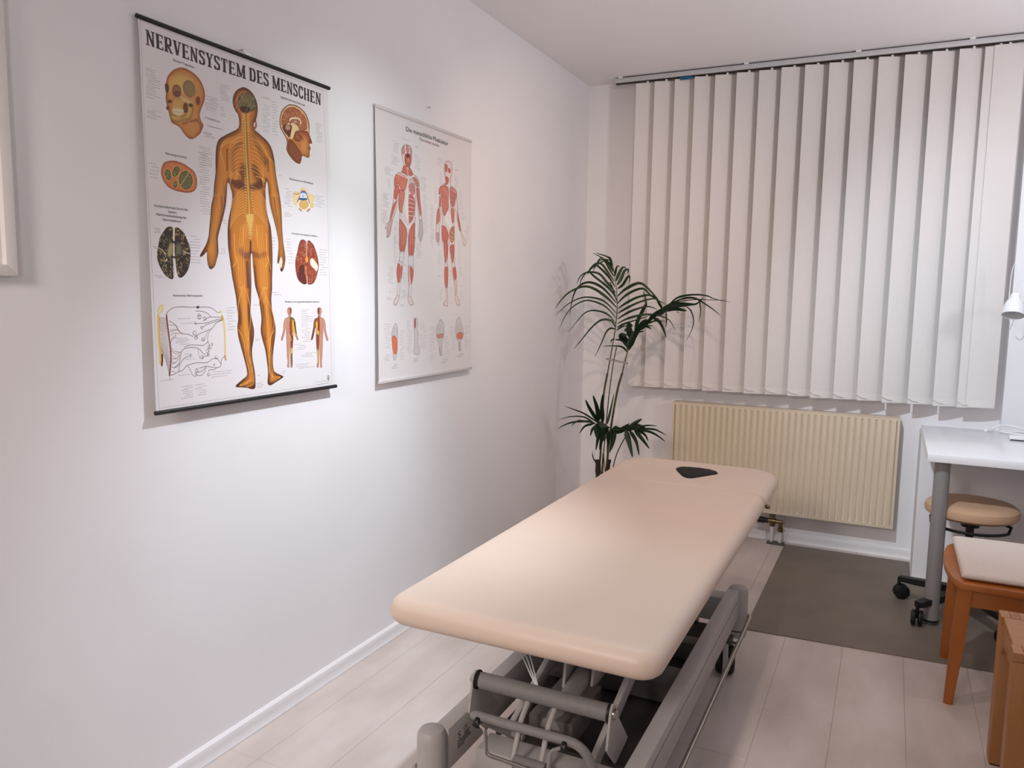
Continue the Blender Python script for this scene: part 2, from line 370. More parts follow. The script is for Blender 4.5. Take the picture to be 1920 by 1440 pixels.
['S',[614,929,593,1041,581,1127,583,1276,594,1283,606,1383,610,1496,619,1598,631,1688,640,1779,637,1817],3,(244,176,84),0.8,0,1],
['S',[729,920,737,1032,751,1120,758,1274,761,1281,775,1385,775,1502,786,1607,795,1699,798,1779,828,1808],3,(244,176,84),0.8,0,1],
['S',[656,925,635,1038,622,1126,624,1275,621,1283,633,1383,637,1497,646,1599,658,1690,668,1781,664,1820],3,(244,176,84),0.8,0,1],
['S',[773,916,781,1030,795,1119,803,1273,790,1281,804,1385,803,1502,816,1608,825,1701,827,1781,828,1808],3,(244,176,84),0.8,0,1],
['S',[560,982,559,1092,568,1128,543,1166],5,(244,176,84),0.8,0,1],
['S',[569,1103,584,1177],4,(244,176,84),0.8,0,1],
['S',[807,964,807,1080,817,1118,790,1157],5,(244,176,84),0.8,0,1],
['S',[818,1092,835,1169],4,(244,176,84),0.8,0,1],
['S',[613,1264,648,1333,662,1409,655,1498,638,1574,638,1663,668,1781,665,1833,613,1844],4,(244,176,84),0.85,0,1],
['S',[604,1289,575,1364,568,1433],4,(244,176,84),0.8,0,1],
['S',[777,1275,738,1346,732,1384],4,(244,176,84),0.8,0,1],
['S',[792,1333,834,1411,850,1491,819,1569,801,1673,801,1779],4,(244,176,84),0.85,0,1],
['S',[565,1514,600,1572,616,1674,642,1766],4,(244,176,84),0.85,0,1],
['S',[848,1530,809,1582,798,1686],4,(244,176,84),0.85,0,1],
['S',[641,1808,606,1817,563,1828],3,(244,176,84),0.8,0,1],
['S',[805,1810,837,1806,889,1809],3,(244,176,84),0.8,0,1],
['S',[635,1814,602,1823,562,1831],3,(244,176,84),0.8,0,1],
['S',[804,1817,837,1814,888,1811],3,(244,176,84),0.8,0,1],
['S',[630,1820,599,1828,560,1834],3,(244,176,84),0.8,0,1],
['S',[804,1825,837,1822,888,1813],3,(244,176,84),0.8,0,1],
['S',[624,1825,595,1834,558,1837],3,(244,176,84),0.8,0,1],
['S',[804,1833,836,1830,888,1815],3,(244,176,84),0.8,0,1],
['S',[675,311,675,416,674,538,677,603,679,707,680,781,681,867],26,(120,92,40),1,0,1],
['S',[671,315,671,417,671,538,673,604,677,707,679,781,680,874],12,(222,172,60),1,0,1],
['S',[678,416,678,537,684,602,688,706,688,780],4,(96,90,70),0.9,0,1],
['D',[654,318,654,420,655,541,655,606,656,710,661,783,648,852,658,907,675,998],46,7,(226,200,150)],
['D',[696,310,693,413,697,534,699,600,705,704,705,778,716,846,706,903,688,998],46,7,(226,200,150)],
['F',[651,870,713,865,697,935,680,992,668,937],(200,150,60),(232,184,96),5,1],
['F',[239,176,202,195,172,222,155,247,146,274,138,287,144,320,140,347,144,375,150,397,158,424,165,451,177,464,206,470,227,481,245,501,270,518,293,520,320,506,349,483,365,459,375,433,362,414,355,385,367,350,388,312,396,274,392,245,374,210,340,185,299,173,269,170],(150,72,28),(206,142,72),14,1],
['F',[189,227,227,206,286,198,331,217,348,255,327,298,296,317,251,312,195,324,160,320,156,278,167,246],(206,142,72),(214,172,96),16,1],
['F',[335,248,336,275,321,298,296,310,270,305,254,285,253,259,268,236,293,224,318,229],(140,108,62),(150,124,80),14,1],
['F',[240,288,236,308,222,323,205,328,189,321,183,306,187,286,200,271,218,266,233,272],(110,66,30),(150,100,64),6,1],
['F',[236,306,232,316,220,323,207,326,196,323,192,316,197,306,208,298,222,295,233,298],(96,50,26),(120,70,44),4,1],
['F',[163,296,160,310,154,320,147,321,142,314,140,301,143,287,149,277,157,276,162,283],(70,36,18),(100,56,30),6,1],
['F',[178,356,176,362,169,366,160,368,153,367,151,362,154,356,161,352,169,350,176,352],(96,44,24),(120,54,30),4,1],
['F',[195,329,231,330,264,344,255,372,238,414,194,429,169,416,169,381,179,356],(176,120,60),(206,162,88),8,1],
['F',[158,421,190,417,246,410,266,385,279,341,310,334,312,376,290,419,245,436,207,452,171,450],(140,104,44),(210,170,88),10,1],
['F',[253,352,273,345,277,383,258,395,247,383],(84,44,22),(110,58,30),4,1],
['F',[240,314,280,317,314,334,309,346,279,344,246,342,228,334],(190,150,90),(214,180,120),5,1],
['F',[181,392,210,383,249,381,246,404,223,418,198,420,180,411],(206,186,140),(232,218,180),4,1],
['S',[185,393,184,423],1.5,(160,130,84),0.8,0,1],
['S',[194,391,193,421],1.5,(160,130,84),0.8,0,1],
['S',[204,389,202,420],1.5,(160,130,84),0.8,0,1],
['S',[213,387,211,418],1.5,(160,130,84),0.8,0,1],
['S',[223,385,220,416],1.5,(160,130,84),0.8,0,1],
['S',[232,383,230,414],1.5,(160,130,84),0.8,0,1],
['S',[242,381,239,412],1.5,(160,130,84),0.8,0,1],
['S',[180,406,247,395],1.5,(150,110,70),0.8,0,1],
['F',[161,392,158,399,153,404,147,405,142,402,140,396,143,389,148,383,154,382,159,385],(120,50,36),(140,64,44),4,1],
['F',[363,311,359,326,351,337,341,339,334,332,332,318,335,303,344,293,353,291,361,298],(150,80,44),(120,60,34),4,1],
['F',[311,346,308,352,301,357,293,358,287,356,285,352,287,346,294,341,302,339,309,341],(60,40,22),(90,60,34),4,1],
['S',[249,283,242,261,231,260],3,(226,200,130),0.8,0,1],
['S',[303,324,320,285,345,240,354,218],2,(220,180,110),0.8,0,1],
['S',[331,294,336,269,333,243],2,(220,180,110),0.7,0,1],
['S',[226,227,229,241,224,259],3,(226,190,120),0.6,0,1],
['S',[244,222,240,241,235,257],3,(226,190,120),0.6,0,1],
['S',[207,237,217,249],3,(226,190,120),0.5,0,1],
['S',[329,414,351,434,358,457],18,(120,62,28),0.5,0,1],
['S',[240,452,290,431,336,416],22,(120,62,24),0.5,0,1],
['S',[285,443,303,476,309,502],40,(214,140,80),0.5,0,1],
['F',[1032,182,993,206,964,234,949,266,943,299,947,330,964,355,987,377,1000,397,1001,423,996,449,1011,473,1044,500,1077,515,1111,518,1121,508,1135,470,1158,465,1183,469,1203,463,1209,442,1208,428,1218,410,1216,397,1208,388,1216,378,1234,374,1232,360,1220,339,1211,317,1215,273,1206,235,1182,203,1143,182,1099,174,1065,176],(120,62,30),(190,118,62),10,1],
['F',[1036,187,997,211,968,243,954,277,952,310,965,342,992,369,1015,385,1034,375,1040,351,1178,307,1204,315,1204,275,1196,240,1172,209,1138,189,1094,181],(226,176,128),(240,204,160),4,1],
['F',[1045,194,1002,217,975,248,960,283,961,314,989,315,1023,290,1041,299,1052,284,1104,294,1118,317,1148,312,1189,295,1192,261,1186,236,1166,216,1132,198,1089,190],(140,72,38),(176,104,66),6,1],
['W',55,5,14,2,(228,180,130),0.9,5],
['W',40,5,12,2,(90,40,20),0.8,5],
['S',[1033,275,1043,263,1082,251,1116,249,1135,262,1130,274],17,(242,222,190),1,0,1],
['F',[1105,269,1100,277,1088,284,1073,286,1061,284,1057,278,1061,271,1074,264,1089,261,1101,263],(150,104,100),(196,160,150),5,1],
['F',[1061,292,1085,297,1081,331,1058,371,1038,387,1037,365,1050,330],(220,180,110),(240,214,160),4,1],
['F',[967,326,994,308,1046,301,1045,331,1024,377,1010,369,983,352],(70,36,18),(96,52,26),5,1],
['F',[1041,315,1035,327,1022,336,1006,339,993,335,988,325,994,314,1007,305,1023,302,1036,306],(150,100,76),(206,164,140),6,1],
['W',14,3,8,1.5,(110,60,44),0.8,3],
['F',[1084,330,1148,312,1188,311,1208,331,1227,355,1216,377,1191,371,1146,372,1101,386,1067,376],(120,62,30),(176,100,54),14,1],
['F',[1147,345,1187,348,1196,390,1189,425,1183,456,1143,452,1114,430,1126,382],(190,116,58),(214,140,76),16,1],
['F',[1019,394,1048,389,1095,420,1133,463,1116,512,1072,509,1030,483,1007,454],(110,58,30),(140,76,40),12,1],
['F',[1106,315,1104,318,1101,321,1096,322,1093,320,1092,317,1093,314,1097,312,1101,311,1104,312],(200,170,120),(240,214,170),3,1],
['S',[1192,409,1210,403],3,(110,50,24),0.9,0,1],
['S',[1107,346,1137,357,1146,365],16,(90,44,24),0.5,0,1],
['F',[108,673,138,656,180,648,227,653,263,665,299,684,315,717,311,762,288,787,250,798,202,799,160,794,126,781,99,749,92,712],(140,66,40),(214,128,70),8,1],
['W',70,4,10,2,(190,90,60),0.7,3],
['F',[205,705,191,722,174,730,161,728,156,714,161,696,175,679,192,670,205,672,210,686],(226,180,96),(226,180,96),2,1],
['F',[201,704,189,719,174,728,163,725,159,713,165,696,177,681,191,673,203,675,207,687],(70,66,30),(112,108,62),5,1],
['W',17,3,8,1.5,(190,184,130),0.7,3],
['F',[155,717,154,735,145,749,132,753,119,746,111,730,112,712,120,698,134,694,147,701],(226,180,96),(226,180,96),2,1],
['F',[151,718,151,735,144,747,132,750,121,743,114,729,115,713,122,700,133,697,145,704],(70,66,30),(112,108,62),5,1],
['W',16,3,8,1.5,(190,184,130),0.7,3],
['F',[191,765,186,778,176,785,166,786,159,779,158,767,163,754,173,747,183,746,190,753],(226,180,96),(226,180,96),2,1],
['F',[188,765,183,776,176,783,168,783,162,777,162,767,166,756,174,749,182,749,187,755],(70,66,30),(112,108,62),5,1],
['W',11,3,8,1.5,(190,184,130),0.7,3],
['F',[291,726,284,757,262,780,232,786,207,773,196,745,202,715,225,691,254,685,280,698],(226,180,96),(226,180,96),2,1],
['F',[288,726,281,756,260,778,233,783,210,770,199,745,206,716,226,694,253,688,277,700],(70,66,30),(112,108,62),5,1],
['W',36,3,8,1.5,(190,184,130),0.7,3],
['S',[209,764,242,726,265,691],3,(220,196,130),1,0,1],
['F',[147,988,127,981,106,991,84,1017,66,1042,57,1076,48,1110,46,1143,53,1171,69,1200,91,1228,122,1244,137,1239,143,1193,139,1144,145,1080,145,1037],(60,40,14),(44,36,26),5,1],
['W',70,5,13,2.2,(224,196,128),0.95,5],
['W',36,6,14,3,(30,32,36),0.9,4],
['W',24,5,10,3,(150,92,40),0.7,4],
['F',[161,987,180,982,201,994,221,1012,235,1041,249,1070,253,1109,248,1149,234,1190,211,1220,185,1236,165,1226,159,1192,155,1143,151,1080,157,1036],(60,40,14),(44,36,26),5,1],
['W',70,5,13,2.2,(224,196,128),0.95,5],
['W',36,6,14,3,(30,32,36),0.9,4],
['W',24,5,10,3,(150,92,40),0.7,4],
['F',[132,1057,146,1066,144,1100,134,1130,110,1135,106,1112,116,1077],(90,76,44),(166,150,110),6,1],
['F',[164,1065,182,1059,200,1077,195,1112,179,1123,159,1109],(60,58,44),(110,104,80),6,1],
['S',[155,983,152,1031,147,1119,143,1237],9,(226,212,196),1,0,1],
['S',[132,1045,153,1058,177,1044],12,(40,34,30),1,0,1],
['S',[134,1130,149,1134,167,1131],10,(60,40,30),1,0,1],
['S',[52,1090,80,1103,91,1117],5,(230,214,180),0.9,0,1],
['S',[250,1109,223,1106,205,1097],5,(230,214,180),0.9,0,1],
['S',[95,1155,104,1145],6,(232,224,210),1,0,1],
['F',[1048,698,1097,689,1113,670,1136,659,1163,666,1181,685,1240,694,1239,717,1219,741,1210,768,1178,797,1154,791,1112,801,1093,790,1079,770,1049,763],(226,186,120),(240,212,160),5,1],
['F',[1091,746,1103,737,1180,729,1211,747,1202,768,1178,786,1131,796,1093,790,1075,771],(232,206,190),(242,226,214),4,1],
['F',[1184,755,1175,772,1153,785,1126,788,1105,779,1097,764,1106,746,1128,733,1154,731,1176,739],(200,150,84),(222,184,110),5,1],
['W',30,2,5,1.5,(170,110,60),0.8,2],
['S',[1081,750,1103,717,1120,687,1139,677,1162,684,1180,713,1195,746],5,(40,48,76),1,0,1],
['F',[1166,702,1160,716,1145,726,1127,728,1113,721,1108,709,1114,695,1128,685,1146,683,1161,689],(226,226,240),(238,238,246),4,1],
['S',[1123,691,1139,685,1158,689],9,(90,140,200),1,0,1],
['F',[1174,723,1166,728,1146,732,1121,735,1101,735,1094,732,1101,727,1121,722,1146,720,1166,720],(24,60,110),(50,96,160),4,1],
['F',[1149,707,1146,711,1140,714,1132,715,1126,713,1124,709,1127,705,1133,702,1141,701,1147,703],(150,150,190),(200,200,226),3,1],
['S',[1051,705,1077,705,1104,697],3,(60,50,40),0.9,0,1],
['S',[1097,789,1112,801],8,(170,70,50),0.9,0,1],
['S',[1194,782,1171,797],8,(170,70,50),0.9,0,1],
['F',[1236,755,1232,764,1223,770,1212,771,1204,766,1201,758,1204,749,1213,743,1224,742,1233,746],(210,180,90),(232,210,130),4,1],
['F',[1152,987,1125,975,1098,985,1081,1017,1069,1054,1052,1096,1047,1137,1053,1184,1070,1225,1108,1248,1143,1247,1152,1207,1154,1247,1194,1249,1226,1227,1252,1178,1266,1129,1256,1071,1237,1029,1218,998,1187,979,1167,980,1157,1013],(100,36,20),(150,66,40),8,1],
['W',120,5,12,2.2,(226,160,124),0.85,4],
['W',60,5,12,2,(80,26,16),0.8,4],
['F',[1183,1101,1203,1084,1219,1091,1246,1114,1260,1135,1245,1168,1221,1152,1190,1132],(226,190,160),(242,222,206),5,1],
['F',[1072,1183,1110,1172,1136,1197,1147,1244,1108,1245,1078,1219],(80,30,20),(104,40,34),8,1],
['F',[1080,1152,1119,1129,1126,1171,1094,1188],(70,30,14),(90,38,20),6,1],
['F',[1169,1096,1165,1108,1157,1116,1148,1117,1140,1110,1138,1097,1141,1085,1149,1077,1159,1076,1166,1084],(200,110,40),(226,160,70),4,1],
['S',[1142,1144,1145,1181,1149,1223],8,(220,150,100),0.9,0,1],
['S',[1156,981,1154,1044,1152,1076],5,(226,206,196),1,0,1],
['S',[1153,1202,1152,1250],5,(226,206,196),1,0,1],
['F',[56,1373,42,1386,34,1405,34,1430,41,1436,46,1417,61,1411,69,1392,69,1378],(214,196,120),(232,220,160),5,1],
['S',[38,1433,36,1503,37,1566,40,1618,39,1666],15,(224,192,110),1,0,1],
['S',[50,1625,50,1650,46,1679],10,(80,48,28),1,0,1],
['D',[45,1440,40,1535,43,1618],46,3,(190,150,60)],
['S',[86,1425,87,1447,91,1492,97,1544,103,1609,101,1667,89,1734],7,(104,52,36),1,0,1],
['D',[87,1434,92,1479,97,1537,103,1602,101,1667,91,1731],34,6,(104,52,36)],
['S',[45,1440,67,1440,92,1441],2,(110,56,44),0.85,0,1],
['S',[45,1446,68,1447,92,1448],2,(110,56,44),0.85,0,1],
['S',[45,1453,68,1454,93,1455],2,(110,56,44),0.85,0,1],
['S',[45,1460,68,1461,93,1462],2,(110,56,44),0.85,0,1],
['S',[45,1466,69,1467,93,1469],2,(110,56,44),0.85,0,1],
['S',[45,1473,69,1474,94,1476],2,(110,56,44),0.85,0,1],
['S',[45,1480,70,1481,94,1483],2,(110,56,44),0.85,0,1],
['S',[45,1486,70,1488,94,1490],2,(110,56,44),0.85,0,1],
['S',[45,1493,70,1495,95,1497],2,(110,56,44),0.85,0,1],
['S',[45,1500,71,1502,95,1505],2,(110,56,44),0.85,0,1],
['S',[46,1506,71,1509,95,1513],2,(110,56,44),0.85,0,1],
['S',[46,1513,72,1517,95,1523],2,(110,56,44),0.85,0,1],
['S',[46,1520,72,1525,95,1533],2,(110,56,44),0.85,0,1],
['S',[46,1526,72,1534,96,1544],2,(110,56,44),0.85,0,1],
['S',[46,1533,72,1543,96,1557],2,(110,56,44),0.85,0,1],
['S',[46,1540,73,1552,96,1570],2,(110,56,44),0.85,0,1],
['S',[46,1546,73,1562,96,1584],2,(110,56,44),0.85,0,1],
['S',[46,1553,73,1572,96,1599],2,(110,56,44),0.85,0,1],
['S',[46,1560,73,1582,95,1615],2,(110,56,44),0.85,0,1],
['S',[46,1567,74,1593,95,1632],2,(110,56,44),0.85,0,1],
['S',[47,1573,74,1604,95,1650],2,(110,56,44),0.85,0,1],
['S',[47,1580,74,1616,95,1669],2,(110,56,44),0.85,0,1],
['S',[47,1587,74,1628,94,1689],2,(110,56,44),0.85,0,1],
['S',[47,1593,74,1640,94,1709],2,(110,56,44),0.85,0,1],
['S',[47,1600,74,1653,94,1731],2,(110,56,44),0.85,0,1],
['S',[47,1607,74,1666,93,1754],2,(110,56,44),0.85,0,1],
['S',[86,1425,96,1409,131,1390,179,1385,239,1388,287,1387],2.5,(110,56,44),1,0,1],
['S',[287,1387,348,1388,382,1395,407,1410,427,1419,440,1411],2.5,(70,56,60),1,0,1],
['F',[297,1388,295,1392,289,1395,283,1395,278,1392,277,1388,279,1383,284,1381,290,1381,295,1384],(80,70,80),(60,50,60),3,1],
['S',[271,1408,304,1409,338,1416,359,1428,367,1440],2.5,(70,56,60),1,0,1],
['S',[319,1461,336,1456,345,1446,365,1442,388,1442,450,1444],2.5,(70,56,60),1,0,1],
['S',[264,1475,301,1474,344,1472,388,1461,450,1451],2.5,(70,56,60),1,0,1],
['S',[313,1496,339,1482,387,1471,454,1456],2.5,(70,56,60),1,0,1],
['S',[256,1549,290,1529,351,1511,377,1502,413,1472,458,1459],2.5,(70,56,60),1,0,1],
['S',[355,1511,341,1531,327,1554,314,1567],2,(70,56,60),0.9,0,1],
['S',[375,1503,354,1528,344,1562,355,1593,350,1613],2,(70,56,60),0.9,0,1],
['S',[103,1457,135,1474,153,1501,180,1523,216,1529,248,1542],2.5,(110,56,44),1,0,1],
['S',[102,1476,142,1481,153,1497],2,(110,56,44),0.9,0,1],
['S',[102,1502,145,1502,168,1517],2,(110,56,44),0.9,0,1],
['S',[104,1512,145,1504],2,(110,56,44),0.9,0,1],
['S',[105,1531,129,1519,180,1523],2,(110,56,44),0.9,0,1],
['S',[107,1554,144,1523],2,(110,56,44),0.9,0,1],
['S',[105,1567,111,1557,140,1536],2,(110,56,44),0.9,0,1],
['S',[188,1596,221,1586,271,1588,308,1592,334,1582,348,1572],2.5,(70,56,60),1,0,1],
['S',[119,1698,152,1677,162,1639,175,1610,212,1599,253,1600,286,1610,302,1627,323,1642],2.5,(70,56,60),1,0,1],
['S',[150,1717,156,1684,185,1653,218,1642],2.5,(70,56,60),1,0,1],
['S',[107,1593,128,1613,167,1619],2,(110,56,44),0.9,0,1],
['S',[106,1609,135,1627,163,1619],2,(110,56,44),0.9,0,1],
['S',[107,1632,134,1650,158,1635],2,(110,56,44),0.9,0,1],
['S',[106,1651,138,1650,158,1632],2,(110,56,44),0.9,0,1],
['S',[106,1664,125,1672,153,1651],2,(110,56,44),0.9,0,1],
['S',[104,1693,135,1696,156,1681],2,(110,56,44),0.9,0,1],
['S',[103,1713,126,1721],2,(110,56,44),0.9,0,1],
['S',[109,1677,129,1672],2,(110,56,44),0.9,0,1],
['S',[90,1733,114,1732,142,1721,174,1714,199,1694,241,1684,283,1682,334,1686,369,1669,395,1666,413,1676,431,1701],2.5,(70,56,60),1,0,1],
['S',[431,1703,424,1715,389,1717,341,1707,320,1705,281,1712],2.5,(70,56,60),1,0,1],
['S',[431,1701,437,1677,454,1661],2.5,(70,56,60),1,0,1],
['S',[208,1695,223,1719,238,1747,258,1753],2,(70,56,60),1,0,1],
['S',[264,1729,289,1733,315,1717,324,1705],2.5,(70,56,60),1,0,1],
['S',[263,1746,288,1752,314,1737,330,1706],2.5,(70,56,60),1,0,1],
['S',[344,1734,349,1726,384,1727,397,1720],2.5,(70,56,60),1,0,1],
['S',[278,1607,281,1633,286,1660],1.5,(70,56,60),0.9,0,1],
['S',[305,1655,331,1650,349,1640],2.5,(70,56,60),1,0,1],
['B',[295,1439],17.65608403162988,(70,56,60)],
['B',[328,1449],12.038239112474919,(70,56,60)],
['B',[264,1471],9.630591289979936,(70,56,60)],
['B',[309,1496],10.43314056414493,(70,56,60)],
['B',[259,1524],16.05098548329989,(70,56,60)],
['B',[268,1548],13.643337660804908,(70,56,60)],
['B',[314,1560],13.643337660804908,(70,56,60)],
['B',[357,1603],14.445886934969902,(70,56,60)],
['B',[341,1623],13.643337660804908,(70,56,60)],
['B',[344,1644],9.630591289979936,(70,56,60)],
['B',[301,1654],13.643337660804908,(70,56,60)],
['B',[229,1643],10.43314056414493,(70,56,60)],
['B',[400,1661],12.038239112474919,(70,56,60)],
['B',[264,1723],13.643337660804908,(70,56,60)],
['B',[259,1742],9.630591289979936,(70,56,60)],
['B',[343,1750],12.038239112474919,(70,56,60)],
['B',[383,1698],8.025492741649945,(70,56,60)],
['B',[291,1429],10.43314056414493,(70,56,60)],
['B',[373,1590],8.82804201581494,(70,56,60)],
['S',[445,1411,448,1435],17,(232,214,140),1,0,1],
['S',[450,1439,458,1459],13,(200,160,70),1,0,1],
['S',[460,1463,465,1519,464,1588,463,1658],14,(226,196,140),1,0,1],
['S',[460,1658,466,1679],10,(190,140,80),1,0,1],
['F',[986,1393,969,1398,964,1419,971,1438,971,1451,942,1463,929,1494,924,1532,906,1576,904,1589,914,1595,922,1583,940,1539,948,1514,948,1559,949,1597,950,1649,951,1688,955,1727,950,1752,959,1761,967,1754,970,1702,977,1625,978,1702,979,1755,990,1763,998,1753,994,1723,999,1684,1004,1639,1010,1587,1014,1516,1024,1549,1040,1589,1049,1597,1057,1590,1048,1570,1038,1524,1034,1484,1024,1463,996,1451,997,1438,1005,1419,1002,1399],(150,96,72),(196,140,116),4,1],
['F',[985,1397,998,1402,995,1432,986,1432,985,1413],(120,60,40),(150,80,56),3,1],
['F',[987,1451,1020,1465,1013,1490,991,1483],(60,50,20),(110,96,30),3,1],
['F',[984,1477,1002,1490,1000,1561,983,1560],(130,44,22),(160,60,30),3,1],
['F',[1005,1471,1019,1478,1027,1523,1035,1569,1025,1569,1008,1523],(200,160,40),(220,184,60),3,1],
['F',[1019,1478,1032,1491,1041,1550,1035,1556,1024,1517],(60,50,20),(80,66,24),3,1],
['F',[986,1573,1011,1568,1002,1639,989,1651,985,1606],(110,50,24),(140,66,34),3,1],
['F',[985,1651,1002,1646,994,1717,986,1716],(190,150,50),(214,176,80),3,1],
['F',[988,1684,997,1678,997,1743,989,1742],(80,40,24),(100,54,30),3,1],
['S',[977,1561,991,1587,983,1599],6,(214,176,60),1,0,1],
['F',[1262,1396,1280,1402,1283,1424,1274,1444,1274,1457,1305,1471,1318,1506,1321,1547,1338,1596,1339,1609,1327,1614,1319,1602,1302,1553,1294,1526,1291,1573,1287,1614,1282,1668,1278,1709,1271,1750,1274,1777,1263,1785,1256,1776,1255,1721,1254,1639,1247,1721,1241,1775,1229,1782,1221,1770,1228,1740,1226,1699,1223,1651,1221,1597,1221,1523,1208,1556,1189,1596,1179,1603,1171,1595,1182,1575,1195,1529,1202,1489,1215,1468,1246,1457,1246,1443,1239,1423,1243,1401],(150,96,72),(196,140,116),4,1],
['F',[1262,1400,1247,1406,1248,1436,1258,1437,1261,1416],(80,36,24),(120,56,36),3,1],
['F',[1260,1457,1243,1460,1238,1564,1256,1572],(120,36,20),(150,50,28),3,1],
['F',[1241,1470,1215,1471,1204,1516,1217,1530,1228,1496],(110,60,30),(140,84,40),3,1],
['F',[1239,1483,1224,1496,1231,1544,1239,1530],(210,170,50),(226,190,70),3,1],
['F',[1210,1516,1195,1536,1177,1588,1189,1596,1204,1549],(70,34,22),(100,50,30),3,1],
['F',[1253,1551,1235,1540,1230,1564,1245,1585],(200,160,50),(220,180,70),3,1],
['F',[1252,1585,1224,1572,1225,1665,1240,1679],(110,50,26),(140,70,36),3,1],
['F',[1242,1679,1227,1665,1228,1733,1235,1774],(190,140,60),(214,170,90),3,1],
['S',[958,1480,982,1482],1.2,(150,90,80),0.6,0,1],
['S',[1262,1489,1300,1488],1.2,(150,90,80),0.6,0,1],
['S',[958,1486,982,1488],1.2,(150,90,80),0.6,0,1],
['S',[1262,1494,1299,1494],1.2,(150,90,80),0.6,0,1],
['S',[958,1491,982,1493],1.2,(150,90,80),0.6,0,1],
['S',[1262,1500,1299,1500],1.2,(150,90,80),0.6,0,1],
['S',[958,1497,982,1499],1.2,(150,90,80),0.6,0,1],
['S',[1261,1506,1299,1505],1.2,(150,90,80),0.6,0,1],
['S',[957,1502,981,1504],1.2,(150,90,80),0.6,0,1],
['S',[1261,1511,1299,1511],1.2,(150,90,80),0.6,0,1],
['S',[957,1507,981,1509],1.2,(150,90,80),0.6,0,1],
['S',[1261,1517,1299,1517],1.2,(150,90,80),0.6,0,1],
['S',[957,1513,981,1515],1.2,(150,90,80),0.6,0,1],
['S',[1261,1523,1299,1522],1.2,(150,90,80),0.6,0,1],
['S',[957,1518,981,1520],1.2,(150,90,80),0.6,0,1],
['S',[1261,1528,1298,1528],1.2,(150,90,80),0.6,0,1],
['S',[957,1524,981,1526],1.2,(150,90,80),0.6,0,1],
['S',[1260,1534,1298,1534],1.2,(150,90,80),0.6,0,1],
['S',[956,1529,980,1531],1.2,(150,90,80),0.6,0,1],
['S',[1260,1540,1298,1540],1.2,(150,90,80),0.6,0,1],
['S',[956,1534,980,1537],1.2,(150,90,80),0.6,0,1],
['S',[1260,1545,1298,1545],1.2,(150,90,80),0.6,0,1],
['S',[956,1540,980,1542],1.2,(150,90,80),0.6,0,1],
['S',[1260,1551,1298,1551],1.2,(150,90,80),0.6,0,1],
['S',[956,1545,980,1547],1.2,(150,90,80),0.6,0,1],
['S',[1260,1557,1297,1557],1.2,(150,90,80),0.6,0,1],
['S',[956,1550,980,1553],1.2,(150,90,80),0.6,0,1],
['S',[1260,1563,1297,1563],1.2,(150,90,80),0.6,0,1],
['L',[30,227,109,373],13,1,0.4,0],
['L',[26,422,110,469],6,1,0.4,0],
['L',[399,272,486,351],9,1,0.4,0],
['L',[386,388,491,397],4,1,0.4,0],
['L',[375,464,449,491],5,1,0.4,0],
['L',[501,186,567,276],9,1,0.4,0],
['L',[499,308,540,364],4,1,0.4,0],
['L',[406,430,521,432],3,1,0.4,0],
['L',[342,541,426,646],10,1,0.4,0],
['L',[799,185,865,195],2,1,0.4,0],
['L',[806,226,866,388],13,1,0.4,0],
['L',[883,191,929,390],13,1,0.4,0],
['L',[1277,235,1336,360],12,1,0.4,0],
['L',[25,675,82,758],5,1,0.4,0],
['L',[333,572,399,899],26,1,0.4,0],
['L',[969,678,1037,789],10,1,0.4,0],
['L',[969,822,1035,849],3,1,0.4,0],
['L',[1251,685,1344,765],7,1,0.4,0],
['L',[24,992,71,1021],4,1,0.4,0],
['L',[22,1085,51,1097],2,1,0.4,0],
['L',[24,1227,90,1240],2,1,0.4,0],
['L',[254,1009,319,1162],10,1,0.4,0],
['L',[445,1067,490,1101],3,1,0.4,0],
['L',[483,909,514,937],2,1,0.4,0],
['L',[847,974,885,1050],4,1,0.4,0],
['L',[973,972,1029,1132],9,1,0.4,0],
['L',[1272,1019,1352,1195],11,1,0.4,0],
['L',[921,610,958,618],1,1,0.4,0],
['L',[485,1385,544,1519],9,1,0.4,0],
['L',[151,1376,235,1397],1,1,0.4,0],
['L',[155,1433,252,1485],2,1,0.4,0],
['L',[135,1541,218,1583],5,1,0.4,0],
['L',[188,1617,257,1674],2,1,0.4,0],
['L',[23,1748,117,1768],1,1,0.4,0],
['L',[157,1795,233,1868],8,1,0.4,0],
['L',[251,1793,323,1860],6,1,0.4,0],
['L',[359,1736,508,1773],3,1,0.4,0],
['L',[140,1729,224,1748],1,1,0.4,0],
['L',[676,1371,737,1384],1,1,0.4,0],
['L',[694,1570,737,1585],2,1,0.4,0],
['L',[839,1300,921,1323],2,1,0.4,0],
['L',[1089,1405,1168,1612],18,1,0.4,0],
['L',[1026,1616,1125,1659],4,1,0.4,0],
['L',[1084,1678,1218,1707],3,1,0.4,0],
['L',[1031,1743,1205,1778],3,1,0.4,0],
['L',[894,1777,942,1791],2,1,0.4,0],
['L',[692,1829,762,1862],3,1,0.4,0],
['L',[694,1783,720,1789],1,1,0.4,0],
['L',[1170,1867,1320,1896],2,1,0.4,0],
['L',[1143,1447,1235,1488],3,1,0.4,0],
['S',[1321,1849,1332,1842,1341,1850,1332,1857,1321,1861],4,(40,30,30),1,0,1],
['S',[1326,1864,1337,1861,1335,1872,1328,1878],4,(40,30,30),1,0,1],
['S',[12,15,1357,26,1370,463,1367,1267,1366,1893,18,1895,13,1245,7,716,12,15],1.2,(110,96,100),0.8,0,0]]
